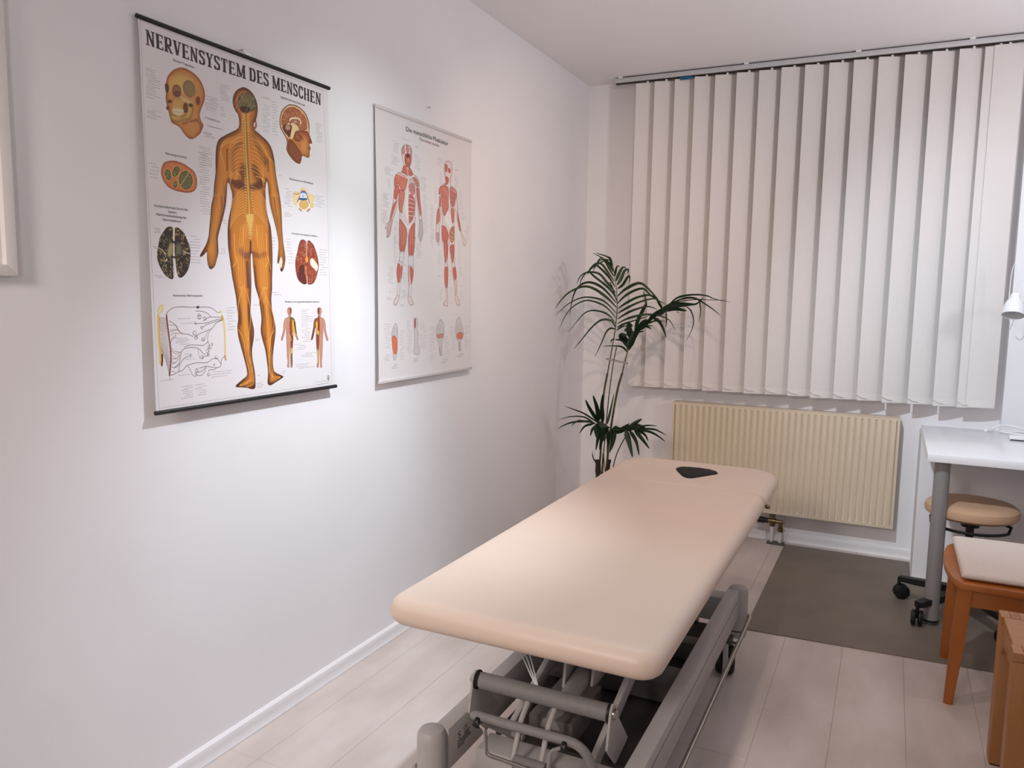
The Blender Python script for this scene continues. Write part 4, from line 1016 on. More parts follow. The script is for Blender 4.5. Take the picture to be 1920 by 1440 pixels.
PALM_FRONDS=[[7,[354,3930,944,368,3941,1057,381,3952,1172,385,3964,1271,379,3975,1340,368,3986,1405,352,3997,1460,341,4009,1510,326,4020,1545],[[9,386,3952,1182,360,3948,1221,309,3943,1225,259,3939,1188,209,3934,1126,158,3930,1063],[7,383,3953,1207,337,3953,1255,267,3954,1273,214,3954,1262,166,3955,1215,118,3956,1153],[7,381,3964,1236,320,3966,1295,244,3969,1323,190,3971,1322,124,3974,1285,80,3976,1228,53,3979,1165],[7,383,3964,1261,307,3973,1324,222,3983,1343,154,3992,1334,79,4002,1295,12,4011,1236],[11,382,3964,1291,330,3964,1340,255,3965,1388,190,3965,1400,109,3966,1367,60,3966,1320,33,3967,1278],[10,377,3975,1315,301,3982,1389,234,3989,1421,177,3996,1416,132,4004,1378,109,4011,1316,97,4018,1243],[9,374,3975,1340,346,3944,1389,271,3914,1452,245,3883,1475,221,3852,1430,231,3821,1396],[10,370,3975,1370,328,3963,1419,283,3952,1468,224,3940,1475,186,3929,1452,170,3917,1407],[9,363,3986,1400,321,3996,1454,269,4005,1500,238,4015,1515,203,4024,1485,187,4034,1460],[9,357,3986,1429,320,3983,1479,288,3979,1518,257,3976,1523,227,3972,1498,213,3969,1473],[9,349,3998,1455,316,4007,1505,285,4017,1545,260,4026,1551,215,4036,1491],[7,346,3997,1479,339,3952,1517,312,3907,1549,276,3862,1572],[11,336,4009,1505,331,3990,1543,321,3971,1557,259,3952,1578],[8,386,3952,1177,364,3926,1182,348,3900,1158,328,3873,1089,308,3847,1030],[6,382,3952,1127,369,3932,1120,374,3912,1104],[6,380,3975,1320,346,3958,1419,336,3941,1399],[7,357,3997,1469,331,3945,1532,298,3893,1515,287,3840,1474],[6,326,4020,1540,286,3983,1543,268,3945,1517,267,3908,1489],[11,376,3986,1390,412,3962,1410,444,3937,1448,464,3912,1453,473,3888,1418],[13,373,3986,1410,389,3997,1440,405,4007,1485,423,4017,1492,415,4028,1466],[13,367,3986,1430,381,3989,1469,399,3992,1501,417,3995,1499],[9,357,3997,1455,375,3956,1488,396,3914,1505,423,3873,1501],[12,381,3975,1350,418,3978,1385,473,3980,1415,507,3983,1418,543,3985,1392,589,3988,1344,620,3990,1300],[10,382,3975,1311,427,3953,1351,484,3932,1381,540,3910,1391,587,3889,1357,638,3867,1325,664,3846,1288],[10,390,3964,1286,437,3959,1317,498,3954,1347,560,3949,1358,606,3944,1334,653,3940,1313],[9,390,3964,1261,451,3931,1292,526,3898,1323,604,3865,1341,647,3832,1330],[9,389,3964,1231,459,3924,1268,531,3884,1292,592,3844,1301,647,3804,1288],[9,393,3952,1207,440,3958,1233,499,3963,1252,558,3968,1260,621,3974,1252,665,3979,1229,698,3984,1176],[8,391,3952,1187,444,3915,1209,501,3877,1226,605,3839,1259],[7,389,3952,1172,440,3896,1195,498,3840,1203]]],[8,[444,3900,952,457,3937,1061,474,3974,1144,512,4011,1199,565,4049,1254,615,4086,1300,679,4123,1341,730,4160,1349],[[8,457,3937,1061,425,3956,1084,377,3975,1088,296,3993,1082],[14,461,3937,1086,424,3953,1119,377,3969,1121],[26,459,3974,1104,427,3942,1134,433,3910,1150,473,3878,1153],[26,469,3974,1124,447,3991,1173,440,4009,1202,456,4026,1192],[12,466,3974,1144,443,3954,1179,440,3933,1168],[15,483,3974,1160,497,3972,1224,531,3969,1294,541,3966,1318,524,3963,1381],[12,493,3974,1175,534,3917,1217,580,3859,1239],[8,497,4011,1189,520,4035,1199,560,4058,1197],[8,512,4011,1199,549,4007,1190,561,4003,1181],[8,498,3974,1165,518,4027,1171],[14,556,4049,1239,584,4061,1225,607,4073,1185,621,4085,1138],[7,547,4011,1210,590,3964,1227,662,3917,1228],[10,595,4086,1284,580,4059,1324,566,4032,1353,533,4005,1358],[20,600,4086,1280,671,4024,1291,755,3962,1282],[12,615,4086,1300,682,4054,1316,739,4022,1317,795,3990,1318,838,3958,1352],[8,625,4086,1305,674,4061,1345,734,4037,1361,797,4013,1365,850,3989,1359,893,3964,1344,977,3940,1329],[8,639,4123,1325,709,4104,1346,762,4085,1347,806,4067,1328,869,4048,1291,913,4029,1258],[4,644,4086,1320,700,4079,1331,775,4072,1340,873,4065,1339,941,4058,1340],[5,706,4123,1306,746,4083,1283,772,4043,1235,773,4003,1183,754,3964,1126],[5,770,4160,1347,782,4155,1278,773,4149,1218],[6,616,4086,1275,631,4043,1226,641,4000,1194],[5,671,4086,1276,714,3994,1269],[22,462,3937,1071,467,3947,1125,488,3957,1175],[20,467,3937,1081,499,3910,1138,535,3883,1184],[18,474,3974,1125,521,3929,1187,573,3884,1233],[18,497,4011,1174,554,3984,1226,600,3957,1266],[20,536,4049,1229,576,4046,1265,616,4044,1295],[20,566,4049,1249,635,3975,1281,692,3901,1317],[14,585,4049,1265,627,4076,1305,684,4103,1336],[16,615,4086,1295,663,4034,1301,715,3982,1307,799,3931,1314]]],[3,[346,3900,370,342,3888,492,353,3876,587,359,3864,671,339,3852,685,296,3840,688],[[6,320,3852,679,291,3853,690,214,3854,683,155,3856,664,106,3857,634],[4,330,3852,675,259,3861,709,178,3869,706,101,3878,680],[4,349,3852,681,281,3800,737,243,3748,763,207,3696,786],[6,315,3840,682,265,3847,664,233,3853,621],[8,339,3852,676,321,3812,658,324,3773,628],[5,296,3840,688,235,3824,694,204,3807,664],[9,339,3852,690,318,3773,770,321,3694,828],[11,343,3852,699,354,3777,781,358,3702,852],[11,358,3864,690,372,3804,779,396,3744,858],[6,382,3864,683,390,3889,752,398,3914,840],[10,345,3864,661,356,3806,617,366,3747,560],[10,359,3864,653,351,3867,588,342,3870,541],[10,383,3864,660,385,3886,588,372,3909,510],[10,411,3864,662,405,3888,599,385,3911,520],[8,430,3864,651,436,3822,604,438,3780,566],[18,345,3864,670,341,3823,658,362,3782,612],[26,364,3864,672,381,3842,654,408,3819,655],[24,330,3852,669,357,3857,670,393,3863,661],[10,355,3864,653,384,3796,630,413,3728,617]]],[3,[374,3900,373,361,3884,541,391,3868,651,443,3852,658,512,3836,675,561,3820,682],[[6,452,3852,659,487,3854,684,509,3857,699],[11,512,3836,676,544,3844,708,573,3851,729],[5,530,3836,677,597,3851,696,650,3865,697],[5,557,3820,682,655,3769,694,704,3719,693,751,3668,688],[6,553,3820,677,620,3836,668,660,3852,647,694,3868,619],[10,544,3820,676,601,3750,649,666,3680,611],[9,512,3836,667,563,3793,621,594,3751,557],[13,494,3836,665,518,3823,603,543,3810,532],[20,410,3868,659,440,3889,650,480,3910,659],[16,470,3852,663,529,3809,684,595,3767,693],[12,530,3836,682,559,3858,688,589,3879,673],[7,557,3820,676,604,3800,658,630,3780,629]]]]
PALM_STALKS=[[7,354,3930,944,336,3930,829,330,3930,656,328,3930,510,320,3930,363,320,3930,274],[8,444,3900,952,422,3900,866,400,3900,723,384,3900,579,374,3900,433,366,3900,287],[3,403,3920,1085,388,3920,1003,372,3920,861,359,3920,688,349,3920,514,344,3920,280],[3,462,3930,610,420,3930,520,397,3930,416,383,3930,282],[4,353,3900,518,348,3900,401,348,3900,285]]
PALM_TRUNKS=[[17,324,3900,480,327,3900,399,334,3900,268,342,3900,78],[12,390,3900,487,380,3900,420,369,3900,288,366,3900,82]]
PALM_TIE=[368,3900,1021,412,3900,1014,458,3900,1007]
# ================================================================== the room
H, D, XR, YF = 2.58, 4.50, 3.30, -1.30
struct(MB().box(-.12, 0, YF-.12, D+.12, -.05, H+.1).build('wall_left', M['wall'], smooth=None))
struct(MB().box(0, XR, D, D+.12, -.05, H+.1).build('wall_back', M['wall'], smooth=None))
struct(MB().box(XR, XR+.12, YF-.12, D+.12, -.05, H+.1).build('wall_right', M['wall'], smooth=None))
struct(MB().box(0, XR, YF-.12, YF, -.05, H+.1).build('wall_front', M['wall'], smooth=None))
struct(MB().box(0, XR, YF, D, H, H+.1).build('ceiling', M['ceiling'], smooth=None))
# floor: every laminate plank its own piece with a small bevel
floor = struct(MB().box(0, XR, YF, D, -.05, -.0012).build('floor', M['joint'], smooth=None))
random.seed(11)
PW, PL = .2115, 1.29
i = 0; x = 1.600-PW*8
while x < XR:
    y = YF-random.choice([.0, .32, .64, .97]) if not 1.55 < x < 1.65 else 2.563-PL*3
    while y < D:
        a0, a1, b0, b1 = max(x, 0)+.0005, min(x+PW, XR)-.0005, max(y, YF)+.0005, min(y+PL, D)-.0005
        if a1-a0 > .02 and b1-b0 > .02:
            MB().box(a0, a1, b0, b1, -.006, 0, .0012, 1).build('plank', M['plank'], floor, smooth=None)
        y += PL
    x += PW
def skirting(name, pts):
    """moulded white board: profile extruded along a wall"""
    prof = [(0, 0), (.016, 0), (.017, .006), (.014, .012), (.0125, .030), (.014, .040), (.011, .050), (.004, .056), (0, .056)]
    mb = MB(); (x0, y0), (x1, y1), (nx, ny) = pts
    A = [mb.bm.verts.new((x0+nx*d, y0+ny*d, z)) for d, z in prof]; B = [mb.bm.verts.new((x1+nx*d, y1+ny*d, z)) for d, z in prof]
    for k in range(len(prof)-1): mb.bm.faces.new((A[k], A[k+1], B[k+1], B[k]))
    mb.bm.faces.new(A); mb.bm.faces.new(B)
    return struct(mb.build(name, M['trim'], smooth=30))
skirting('baseboard_left', ((0, YF), (0, D), (1, 0)))
skirting('baseboard_back', ((.0, D), (1.13, D), (0, -1)))
skirting('baseboard_back', ((1.245, D), (1.857, D), (0, -1)))
# boxed-in ledge under the desk and the shallow wall pier right of the blinds
struct(MB().box(1.857, XR, 4.21, D, 0, .702, .002).build('trim_1', M['wall'], smooth=None))
struct(MB().box(2.204, XR, 4.445, D, .702, H, .002).build('trim_2', M['trim'], smooth=None))

# grey protective mat
mt = MB().prism([(1.228, 3.185), (2.62, 3.255), (2.62, 4.19), (1.852, 4.19), (1.852, 4.44), (1.236, 4.44)], 2, 0, .004, .0012).build('floor_mat', M['mat'], smooth=None)
mt['label'] = 'thin dark grey protective floor mat below the radiator and the desk'; mt['category'] = 'mat'

# ================================================================== wall charts
def image_material(name, ops, W, Hh, paper, seed, rough):
    px = paint_print(ops, W, Hh, paper, seed)
    im = bpy.data.images.new(name, W, Hh, alpha=False)
    buf = np.ones((Hh, W, 4), np.float32); buf[..., :3] = px[::-1]/255
    im.pixels.foreach_set(buf.ravel()); im.update(); im.pack()
    m = bpy.data.materials.new(name); m.use_nodes = True; nt = m.node_tree; b = nt.nodes['Principled BSDF']
    t = nt.nodes.new('ShaderNodeTexImage'); t.image = im; t.extension = 'EXTEND'
    nt.links.new(t.outputs['Color'], b.inputs['Base Color']); b.inputs['Roughness'].default_value = rough
    return m
def chart(name, label, y0, y1, z0, z1, xt, xb, ripple, ops, res, paper, seed, rough, rails):
    w, h = y1-y0, z1-z0
    t = thing(name, label, 'poster', (0, (y0+y1)/2, z0))
    ph = seed*1.7
    def S(u, v, off=0):                                   # u across, v down the sheet
        x = xt+(xb-xt)*v**1.15+ripple*math.sin(3.1*u*math.pi+ph)*math.exp(-6*v)*(1-math.exp(-40*v))+ripple*1.2*math.sin(math.pi*v)*(1-u)*.6
        return Vector((x+off, y0+u*w, z1-v*h))
    mb = MB(); mb.grid(lambda a, b: S(a, b), 28, 36)
    o = mb.build('sheet', image_material(name+'_print', ops, res[0], res[1], paper, seed, rough), t, smooth=None)
    uv = o.data.uv_layers.new(name='UVMap'); loc = root_loc(t)
    for lp in o.data.loops:
        c = o.data.vertices[lp.vertex_index].co+loc
        uv.data[lp.index].uv = ((c.y-y0)/w, (c.z-z0)/h)
    for p in o.data.polygons: p.use_smooth = True
    # thin back face
    def lettering(body, u, v, wide, tall, m, nm='lettering'):
        vsx, fs = text_mesh(body, 1.0, wide)
        if not vsx: return
        hh = max(q.y for q in vsx if True)
        k = tall/0.73
        b2 = MB(); V = [b2.bm.verts.new(S((u+q.x)/(w*1000), (v-q.y*k)/(h*1000), .0009)) for q in vsx]
        for f in fs:
            try: b2.bm.faces.new([V[i] for i in f])
            except ValueError: pass
        return b2.build(nm, m, t, smooth=None)
    return t, S, lettering
P1Y0, P1Y1, P1Z0, P1Z1 = 1.3725, 2.0845, 1.0341, 2.0005
t1, S1, let1 = chart('anatomy_chart', 'large nervous system chart with an orange back-view figure, black top and bottom rods',
    P1Y0, P1Y1, P1Z0, P1Z1, .010, .026, .005,
    PRINT_NERVES+slab_title('NERVENSYSTEM DES MENSCHEN', 36, 1334, 50, 122), (1400, 1918), (230, 224, 226), 1, .3, None)
for z, xo in ((P1Z1, .011), (P1Z0, .027)):
    MB().tube([(xo, P1Y0-.003, z), (xo, P1Y1+.003, z)], .0058, 10).build('rod', M['black'], t1, label='black rod')
MB().tube(curve([(.011, 1.69, 2.0035), (.006, 1.71, 2.015), (.006, 1.72, 2.017), (.011, 1.75, 2.0035)]), .0009, 6).build('hanging_wire', M['steel'], t1)
MB().lathe([(0, .012), (.003, .012), (.003, .010), (.001, .010), (.001, 0)], (0, 1.715, 2.0165), (1, 0, 0), 10).build('nail', M['steel'], t1)
for body, u, v, wd, tl in (('Nervus Trigeminus', 101, 78, 68, 6), ('Sagittalschnitt durch den Kopf', 486, 81, 112, 6), ('Nervenquerschnitt', 63, 315, 66, 6),
        ('Horizontalschnitt durch das', 21, 449, 104, 6.5), ('Gehirn', 62, 460, 26, 6.5), ('Markscheidenfärbung der', 26, 470, 94, 6.5), ('Nervenbahnen', 45, 481, 56, 6.5),
        ('Rückenmark im Wirbelkanal', 518, 315, 108, 6), ('Arterielle Versorgung des Gehirns', 519, 478, 120, 5.5), ('Autonomes Nervensystem', 66, 671, 96, 6),
        ('Periphere und segmentale Hautinnervationen', 482, 687, 158, 5.5)):
    let1(body, u, v, wd, tl, M['ink'], 'caption')
t2, S2, let2 = chart('muscle_chart', 'smaller white chart of two red muscle figures, nearer the window corner',
    2.3402, 3.0404, 1.0225, 2.0032, .008, .020, .004, PRINT_MUSCLES, (1406, 1956), (231, 225, 225), 2, .35, None)
let2('Die menschliche Muskulatur', 196, 51, 312, 18, M['ink'], 'title')
let2('The human muscles', 283, 69, 150, 12, M['inkpink'], 'subtitle')
let2('3B', 14, 26, 18, 6, M['inkgrey'], 'caption') if False else None
for z, xo in ((2.0032, .009), (1.0225, .021)):
    MB().box(xo-.003, xo+.003, 2.338, 3.0425, z-.006, z+.006, .0015).build('hanger_strip', M['clear'], t2, label='clear plastic hanger strip')

nl = thing('wall_nail', 'tiny nail in the wall above the muscle chart', 'nail', (0, 2.6975, 2.0722))
MB().lathe([(0, .012), (.0035, .012), (.0035, .010), (.0012, .010), (.0012, -.004)], (0, 2.6975, 2.0722), (1, 0, 0), 10).build('nail_head', M['steel'], nl)
# picture frame at the left edge
pf = thing('picture_frame', 'white framed picture at the left edge of the long wall', 'picture', (0, .75, 1.369))
FY0, FY1, FZ0, FZ1, fw = .45, 1.047, 1.369, 2.15, .024
MB().prism([(FY0, FZ0), (FY1, FZ0), (FY1-fw, FZ0+fw), (FY0+fw, FZ0+fw)], 0, 0, .02, .002).build('frame_bar', M['framewhite'], pf)
MB().prism([(FY0, FZ1), (FY1, FZ1), (FY1-fw, FZ1-fw), (FY0+fw, FZ1-fw)], 0, 0, .02, .002).build('frame_bar', M['framewhite'], pf)
MB().prism([(FY1, FZ0), (FY1, FZ1), (FY1-fw, FZ1-fw), (FY1-fw, FZ0+fw)], 0, 0, .02, .002).build('frame_bar', M['framewhite'], pf)
MB().prism([(FY0, FZ0), (FY0, FZ1), (FY0+fw, FZ1-fw), (FY0+fw, FZ0+fw)], 0, 0, .02, .002).build('frame_bar', M['framewhite'], pf)
MB().box(.002, .006, FY0+.02, FY1-.02, FZ0+.02, FZ1-.02).build('backing_sheet', M['framewhite'], pf, smooth=None)

# ================================================================== vertical blinds
vb = thing('vertical_blind', 'white fabric vertical blinds hanging from a ceiling rail', 'blinds', (1.2, 4.386, .83))
MB().box(.198, 2.75, 4.364, 4.408, 2.5475, 2.5725, .002).build('headrail', M['railm'], vb)
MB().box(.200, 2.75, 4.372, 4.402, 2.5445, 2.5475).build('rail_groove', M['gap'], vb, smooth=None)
MB().box(.200, 2.75, 4.372, 4.402, 2.5725, 2.5745).build('rail_shadow_line', M['gap'], vb, smooth=None)  # dark strip that paints the shadow gap between rail and ceiling
for x in (.23, .92, 1.46, 1.95, 2.5): MB().box(x-.012, x+.012, 4.3635, 4.4085, 2.572, 2.58).build('ceiling_clip', M['whiteplastic'], vb, smooth=None)
SXL = [.328, .434, .547, .656, .766, .878, .992, 1.103, 1.218, 1.333, 1.446, 1.558, 1.674, 1.791, 1.904, 2.009, 2.046]
SW, SZ0, SZ1 = .127, .836, 2.535
def slat_mesh():
    mb = MB()
    def fn(a, b):
        u = (a-.5)*SW; return Vector((u, .005*(1-(2*a-1)**2)*-1, (b)*(SZ1-SZ0)))
    mb.grid(fn, 8, 4); return mb
slat0 = carrier0 = hem0 = None
bl = root_loc(vb)
random.seed(4)
for k, xl in enumerate(SXL):
    ang = math.radians(21+random.uniform(-2, 2)); 
    if k >= 15: ang = math.radians(12)
    xc = xl-.004+SW/2*math.cos(ang); yc = 4.386
    if slat0 is None:
        slat0 = slat_mesh().build('slat', M['slat'], vb, smooth=60, local=True); s = slat0
        hb = MB(); hb.grid(lambda a, b: Vector(((a-.5)*SW*.96, -.005*(1-(2*a-1)**2)-.0012, .003+b*.034)), 8, 1)
        hem0 = hb.build('weight_pocket', M['slathem'], s, smooth=60, local=True)
        cb = MB(); cb.box(-.006, .006, -.004, .004, SZ1-SZ0-.004, SZ1-SZ0+.0135, .001); cb.box(-.03, .03, -.0035, .0005, SZ1-SZ0-.03, SZ1-SZ0-.002, .001)
        carrier0 = cb.build('carrier_hook', M['whiteplastic'], s, local=True)
    else:
        s = slat0.copy(); COL.objects.link(s); s.parent = vb
        for q in (hem0, carrier0):
            d = q.copy(); COL.objects.link(d); d.parent = s
    s.location = Vector((xc, yc, SZ0+random.uniform(-.002, .002)))-bl
    s.rotation_euler = (0, 0, ang)
    if k:                                                    # bead chain between neighbouring slats
        a = Vector((SXL[k-1]+.112, 4.40, SZ0+.030)); b = Vector((xl-.004, 4.362, SZ0+.034)); m_ = (a+b)/2-Vector((0, 0, .012))
        if k < 16: 
            pth = curve([b+Vector((-.003, -.003, .004)), b+Vector((-.004, -.004, 0)), b+Vector((.02, -.001, -.016)), b+Vector((.05, .010, -.022))], 4)
            MB().tube(pth, .0017, 6).build('bead_chain', M['clear'], vb)
MB().box(.552+.02, .552+.085, 4.3625, 4.3655, 2.526, 2.5425, .001).build('blue_clip', M['blue'], vb, smooth=None, label='blue plastic clip at the rail')

# ================================================================== radiator
rd = thing('radiator', 'cream ribbed panel radiator on the wall below the blinds', 'radiator', (1.178, 4.43, .172))
RX0, RX1, RZ0, RZ1, RYF = .594, 1.762, .172, .757, 4.396
n = 35; per = (RX1-RX0-.02)/n; mb = MB(); prof = []
for k in range(n):
    a = RX0+.01+k*per
    prof += [(a, .011), (a+per*.07, .011), (a+per*.20, .002), (a+per*.42, 0), (a+per*.66, .0), (a+per*.86, .003), (a+per*.94, .011)]
prof.append((RX1-.01, .011))
zs = [(RZ0+.018, 0.0), (RZ0+.034, 1.0), (RZ1-.030, 1.0), (RZ1-.014, 0.0)]
rows = [[mb.bm.verts.new((x, RYF+.0015+(d-.0015)*f if f else RYF+.0015, z)) for x, d in prof] for z, f in zs]
for r0, r1 in zip(rows[:-1], rows[1:]):
    for k in range(len(prof)-1): mb.bm.faces.new((r0[k], r0[k+1], r1[k+1], r1[k]))
def quad(*p): mb.bm.faces.new([mb.bm.verts.new(q) for q in p])
y = RYF+.0015
for zA, zB in ((RZ0+.004, zs[0][0]), (zs[-1][0], RZ1-.003)): quad((RX0+.01, y, zA), (RX1-.01, y, zA), (RX1-.01, y, zB), (RX0+.01, y, zB))
for xA, xB in ((RX0, RX0+.01), (RX1-.01, RX1)): quad((xA, y, RZ0+.004), (xB, y, RZ0+.004), (xB, y, RZ1-.003), (xA, y, RZ1-.003))
mb.box(RX0, RX1, RYF+.0125, RYF+.030, RZ0+.002, RZ1-.002, .003)
mb.build('front_panel', M['rad'], rd, smooth=50)
MB().box(RX0+.003, RX1-.003, RYF+.046, RYF+.062, RZ0+.004, RZ1-.006, .003).build('rear_panel', M['rad'], rd)
MB().box(RX0-.001, RX1+.001, RYF-.0005, RYF+.066, RZ1-.003, RZ1+.001, .001).build('top_cover', M['rad'], rd)
MB().box(RX0-.0015, RX0, RYF+.0005, RYF+.064, RZ0+.003, RZ1-.002).build('side_cover', M['rad'], rd, smooth=None)
MB().box(RX1, RX1+.0015, RYF+.0005, RYF+.064, RZ0+.003, RZ1-.002).build('side_cover', M['rad'], rd, smooth=None)
for x in (RX0+.22, RX1-.22): MB().box(x-.02, x+.02, RYF+.06, 4.495, RZ1-.16, RZ1-.08, .002).build('wall_bracket', M['rad'], rd)
VX, VY = 1.166, 4.428
v = MB(); v.lathe([(.013, 0), (.015, .004), (.015, .022), (.011, .026), (.011, .05), (.0165, .052), (.0165, .07), (.012, .074)], (VX, VY, .100), (0, 0, 1), 14)
v.lathe([(.013, -.022), (.013, .0), (.016, .002), (.016, .018), (.011, .02), (.011, .052), (.007, .054), (.007, .064)], (VX+.0, VY, .128), (1, 0, 0), 14)
v.tube([(VX+.045, VY, .128), (VX+.045, VY, .098)], .011, 12); v.lathe([(.010, 0), (.015, .003), (.015, .022), (.010, .026)], (VX+.045, VY, .072), (0, 0, 1), 14)
v.build('valve_body', M['brass'], rd, label='dark nickel valve under the radiator')
MB().lathe([(.011, 0), (.014, .003), (.014, .02), (.017, .022), (.0175, .052), (.015, .058), (.008, .06), (.005, .062), (.005, .075), (0, .075)], (VX-.02, VY, .128), (-1, 0, 0), 16).build('thermostat_head', M['black'], rd, label='black thermostat head')
for dx in (0, .045): MB().cyl((VX+dx, VY, .0), (VX+dx, VY, .105), .0085, 12).build('pipe', M['framewhite'], rd)
MB().box(VX-.022, VX+.07, VY-.02, VY+.018, 0, .012, .003).build('pipe_collar', M['greyd'], rd)

# ================================================================== treatment table
tb = thing('treatment_table', 'cream upholstered treatment table on a grey metal lifting frame', 'treatment table', (.9975, 2.2, 0))
def cushion(name, x0, x1, y0, y1, zb, zt, corners, tilt=0, yh=0, dome=.004, ends=(1, 1)):
    """padded slab with half-round edge; corners = radii at (x0y0, x1y0, x1y1, x0y1)"""
    mb = MB(); T = zt-zb; R = T*.52; rings = []
    def outline(d):
        pts = []
        for ci, (cx, cy, sx, sy, a0) in enumerate(((x0, y0, 1, 1, 180), (x1, y0, -1, 1, 270), (x1, y1, -1, -1, 0), (x0, y1, 1, -1, 90))):
            e = ends[0] if sy > 0 else ends[1]
            r = corners[ci]; rx = max(r-d, .0005); ry = max(r-d*e, .0005)
            mx, my = cx+sx*d+sx*rx, cy+sy*d*e+sy*ry
            for k in range(9):
                a = math.radians(a0+90*k/8); pts.append((mx+rx*math.cos(a), my+ry*math.sin(a)))
        return pts
    steps = [(R*(1-math.cos(t)), zb+T*.48-math.sin(t)*T*.48) for t in (1.35, 1.0, .6, .25)]+[(0, zb+T*.48)]
    steps += [(R*(1-math.cos(t)), zb+T*.48+math.sin(t)*T*.52) for t in (.25, .5, .75, 1.0, 1.2, 1.35)]
    for f, dz in ((.05, .0), (.08, .0006), (.12, .0014), (.18, .0024), (.24, .0034), (.30, dome)):
        steps.append((f, zt+dz*.9-.0008))
    w = min(x1-x0, y1-y0)
    for d, z in steps:
        d = min(d, w/2-.004)
        rings.append([mb.bm.verts.new((px, py, z+(math.tan(tilt)*(py-yh) if tilt else 0))) for px, py in outline(d)])
    n = len(rings[0])
    for a, b in zip(rings[:-1], rings[1:]):
        for k in range(n): mb.bm.faces.new((a[k], a[(k+1) % n], b[(k+1) % n], b[k]))
    mb.bm.faces.new(rings[-1]); mb.bm.faces.new(rings[0][::-1])
    return mb.build(name, M['vinyl'], tb, smooth=60)
BX0, BX1 = .668, 1.326; YS = 2.872
cushion('mattress', BX0, BX1, 1.438, YS-.0006, .578, .646, (.055, .055, .03, .03), ends=(1, .06))
hd = cushion('head_cushion', BX0, BX1, YS+.0006, 3.342, .578, .646, (.03, .03, .14, .14), math.radians(.05), YS, ends=(.06, 1))
# face opening filled with a black pad
FHC = (.975, 3.30); zt = .646+math.tan(math.radians(.05))*(3.22-YS)
fp = []
for a, b in ((-.098, .012), (-.100, .03), (-.088, .052), (-.05, .063), (0, .066), (.05, .060), (.088, .042), (.102, .018), (.096, -.002), (.066, -.038), (.036, -.074), (.016, -.096), (-.006, -.100), (-.028, -.088), (-.052, -.058), (-.08, -.018)):
    fp.append((1.017+a*.84, 3.108+b*1.20))
mb = MB()
zz = lambda y: .646+.0020+math.tan(math.radians(.05))*(y-YS)
rg = []
cx_, cy_ = 1.017, 3.108
for sc_, dz in ((1.0, -.004), (1.0, .0025), (.96, .0045), (.8, .0050)): rg.append([mb.bm.verts.new((cx_+(px-cx_)*sc_, cy_+(py-cy_)*sc_, zz(py)+dz)) for px, py in fp])
for a, b in zip(rg[:-1], rg[1:]):
    for k in range(len(fp)): mb.bm.faces.new((a[k], a[(k+1) % len(fp)], b[(k+1) % len(fp)], b[k]))
mb.bm.faces.new(rg[-1])
mb.build('face_hole_pad', M['blackgloss'], tb, smooth=50, label='black pad in the face opening')
for x in (BX0-.004, BX1+.004):
    MB().lathe([(0, -.008), (.006, -.008), (.008, -.004), (.008, .004), (.006, .008), (0, .008)], (x, YS+.02, .600), (1, 0, 0), 12).build('hinge_knob', M['brass'], tb)
# top frame under the padding
for x in (.80, 1.165): MB().box(x, x+.03, 1.56, 3.27, .545, .577, .003).build('top_rail', M['grey'], tb)
for y in (1.56, 2.20, YS-.06, YS+.03, 3.24): MB().box(.83, 1.165, y, y+.03, .548, .574, .003).build('top_crossbar', M['grey'], tb)
# posts and long beams of the base
def post(x, y, label=None):
    p = MB().lathe([(0, .300), (.018, .299), (.029, .295), (.0345, .286), (.036, .27), (.036, .125), (.033, .121), (.033, .112), (.028, .108), (0, .108)], (x, y, 0), (0, 0, 1), 28).build('post', M['grey'], tb)
    MB().lathe([(.0362, .134), (.0368, .135), (.0368, .139), (.0362, .140)], (x, y, 0), (0, 0, 1), 28).build('post_ring', M['greyd'], p)
    return p
YA, YB = 1.535, 2.862; PXL, PXR = .748, 1.247
for x in (PXL, PXR):
    for y in (YA, YB): post(x, y)
def beam(x, s):
    b = MB().box(x-.022, x+.022, YA+.02, YB-.02, .183, .293, .006).build('side_beam', M['grey'], tb)
    MB().box(x+s*.022-.0008, x+s*.022+.0008, YA+.05, YB-.05, .2605, .2620).build('beam_groove', M['greyd'], b, smooth=None)
    return b
bL = beam(PXL+.014, -1); bR = beam(PXR-.014, 1)
# printed rating label on the inside of the left beam
def mark(body, y, z, wd, tl):
    v_, f_ = text_mesh(body, 1.0, wd); mb = MB()
    V = [mb.bm.verts.new((PXL+.0368, y+q.x, z+q.y*tl/.73)) for q in v_]
    for f in f_:
        try: mb.bm.faces.new([V[i] for i in f])
        except ValueError: pass
    mb.build('rating_label', M['ink'], bL, smooth=None)
mark('S', 1.600, .244, .014, .018); mark('CE', 1.628, .252, .020, .012)
mb = MB()
random.seed(2)
for k in range(4):
    for q in range(3): mb.box(PXL+.0361, PXL+.0368, 1.600+q*.012, 1.608+q*.012+random.uniform(0, .003), .236-k*.006, .2385-k*.006)
for k in range(4): mb.box(PXL+.0361, PXL+.0368, 1.632, 1.632+random.uniform(.02, .034), .244-k*.006, .2465-k*.006)
for k in range(5): mb.box(PXL+.0361, PXL+.0368, 1.675+(k%2)*.012, 1.683+(k%2)*.012, .268-k*.007, .272-k*.007)
mb.build('rating_label', M['inkgrey'], bL, smooth=None)
# front and rear base bars
MB().box(.835, PXR-.034, 1.600, 1.680, .15, .236, .005).build('base_crossbar', M['grey'], tb)
MB().box(PXL+.03, PXR-.03, YB-.055, YB+.02, .17, .262, .005).build('base_crossbar', M['grey'], tb)
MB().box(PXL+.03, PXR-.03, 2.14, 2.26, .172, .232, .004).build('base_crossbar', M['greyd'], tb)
MB().box(PXL+.03, PXR-.03, 2.44, 2.50, .172, .232, .004).build('base_crossbar', M['greyd'], tb)
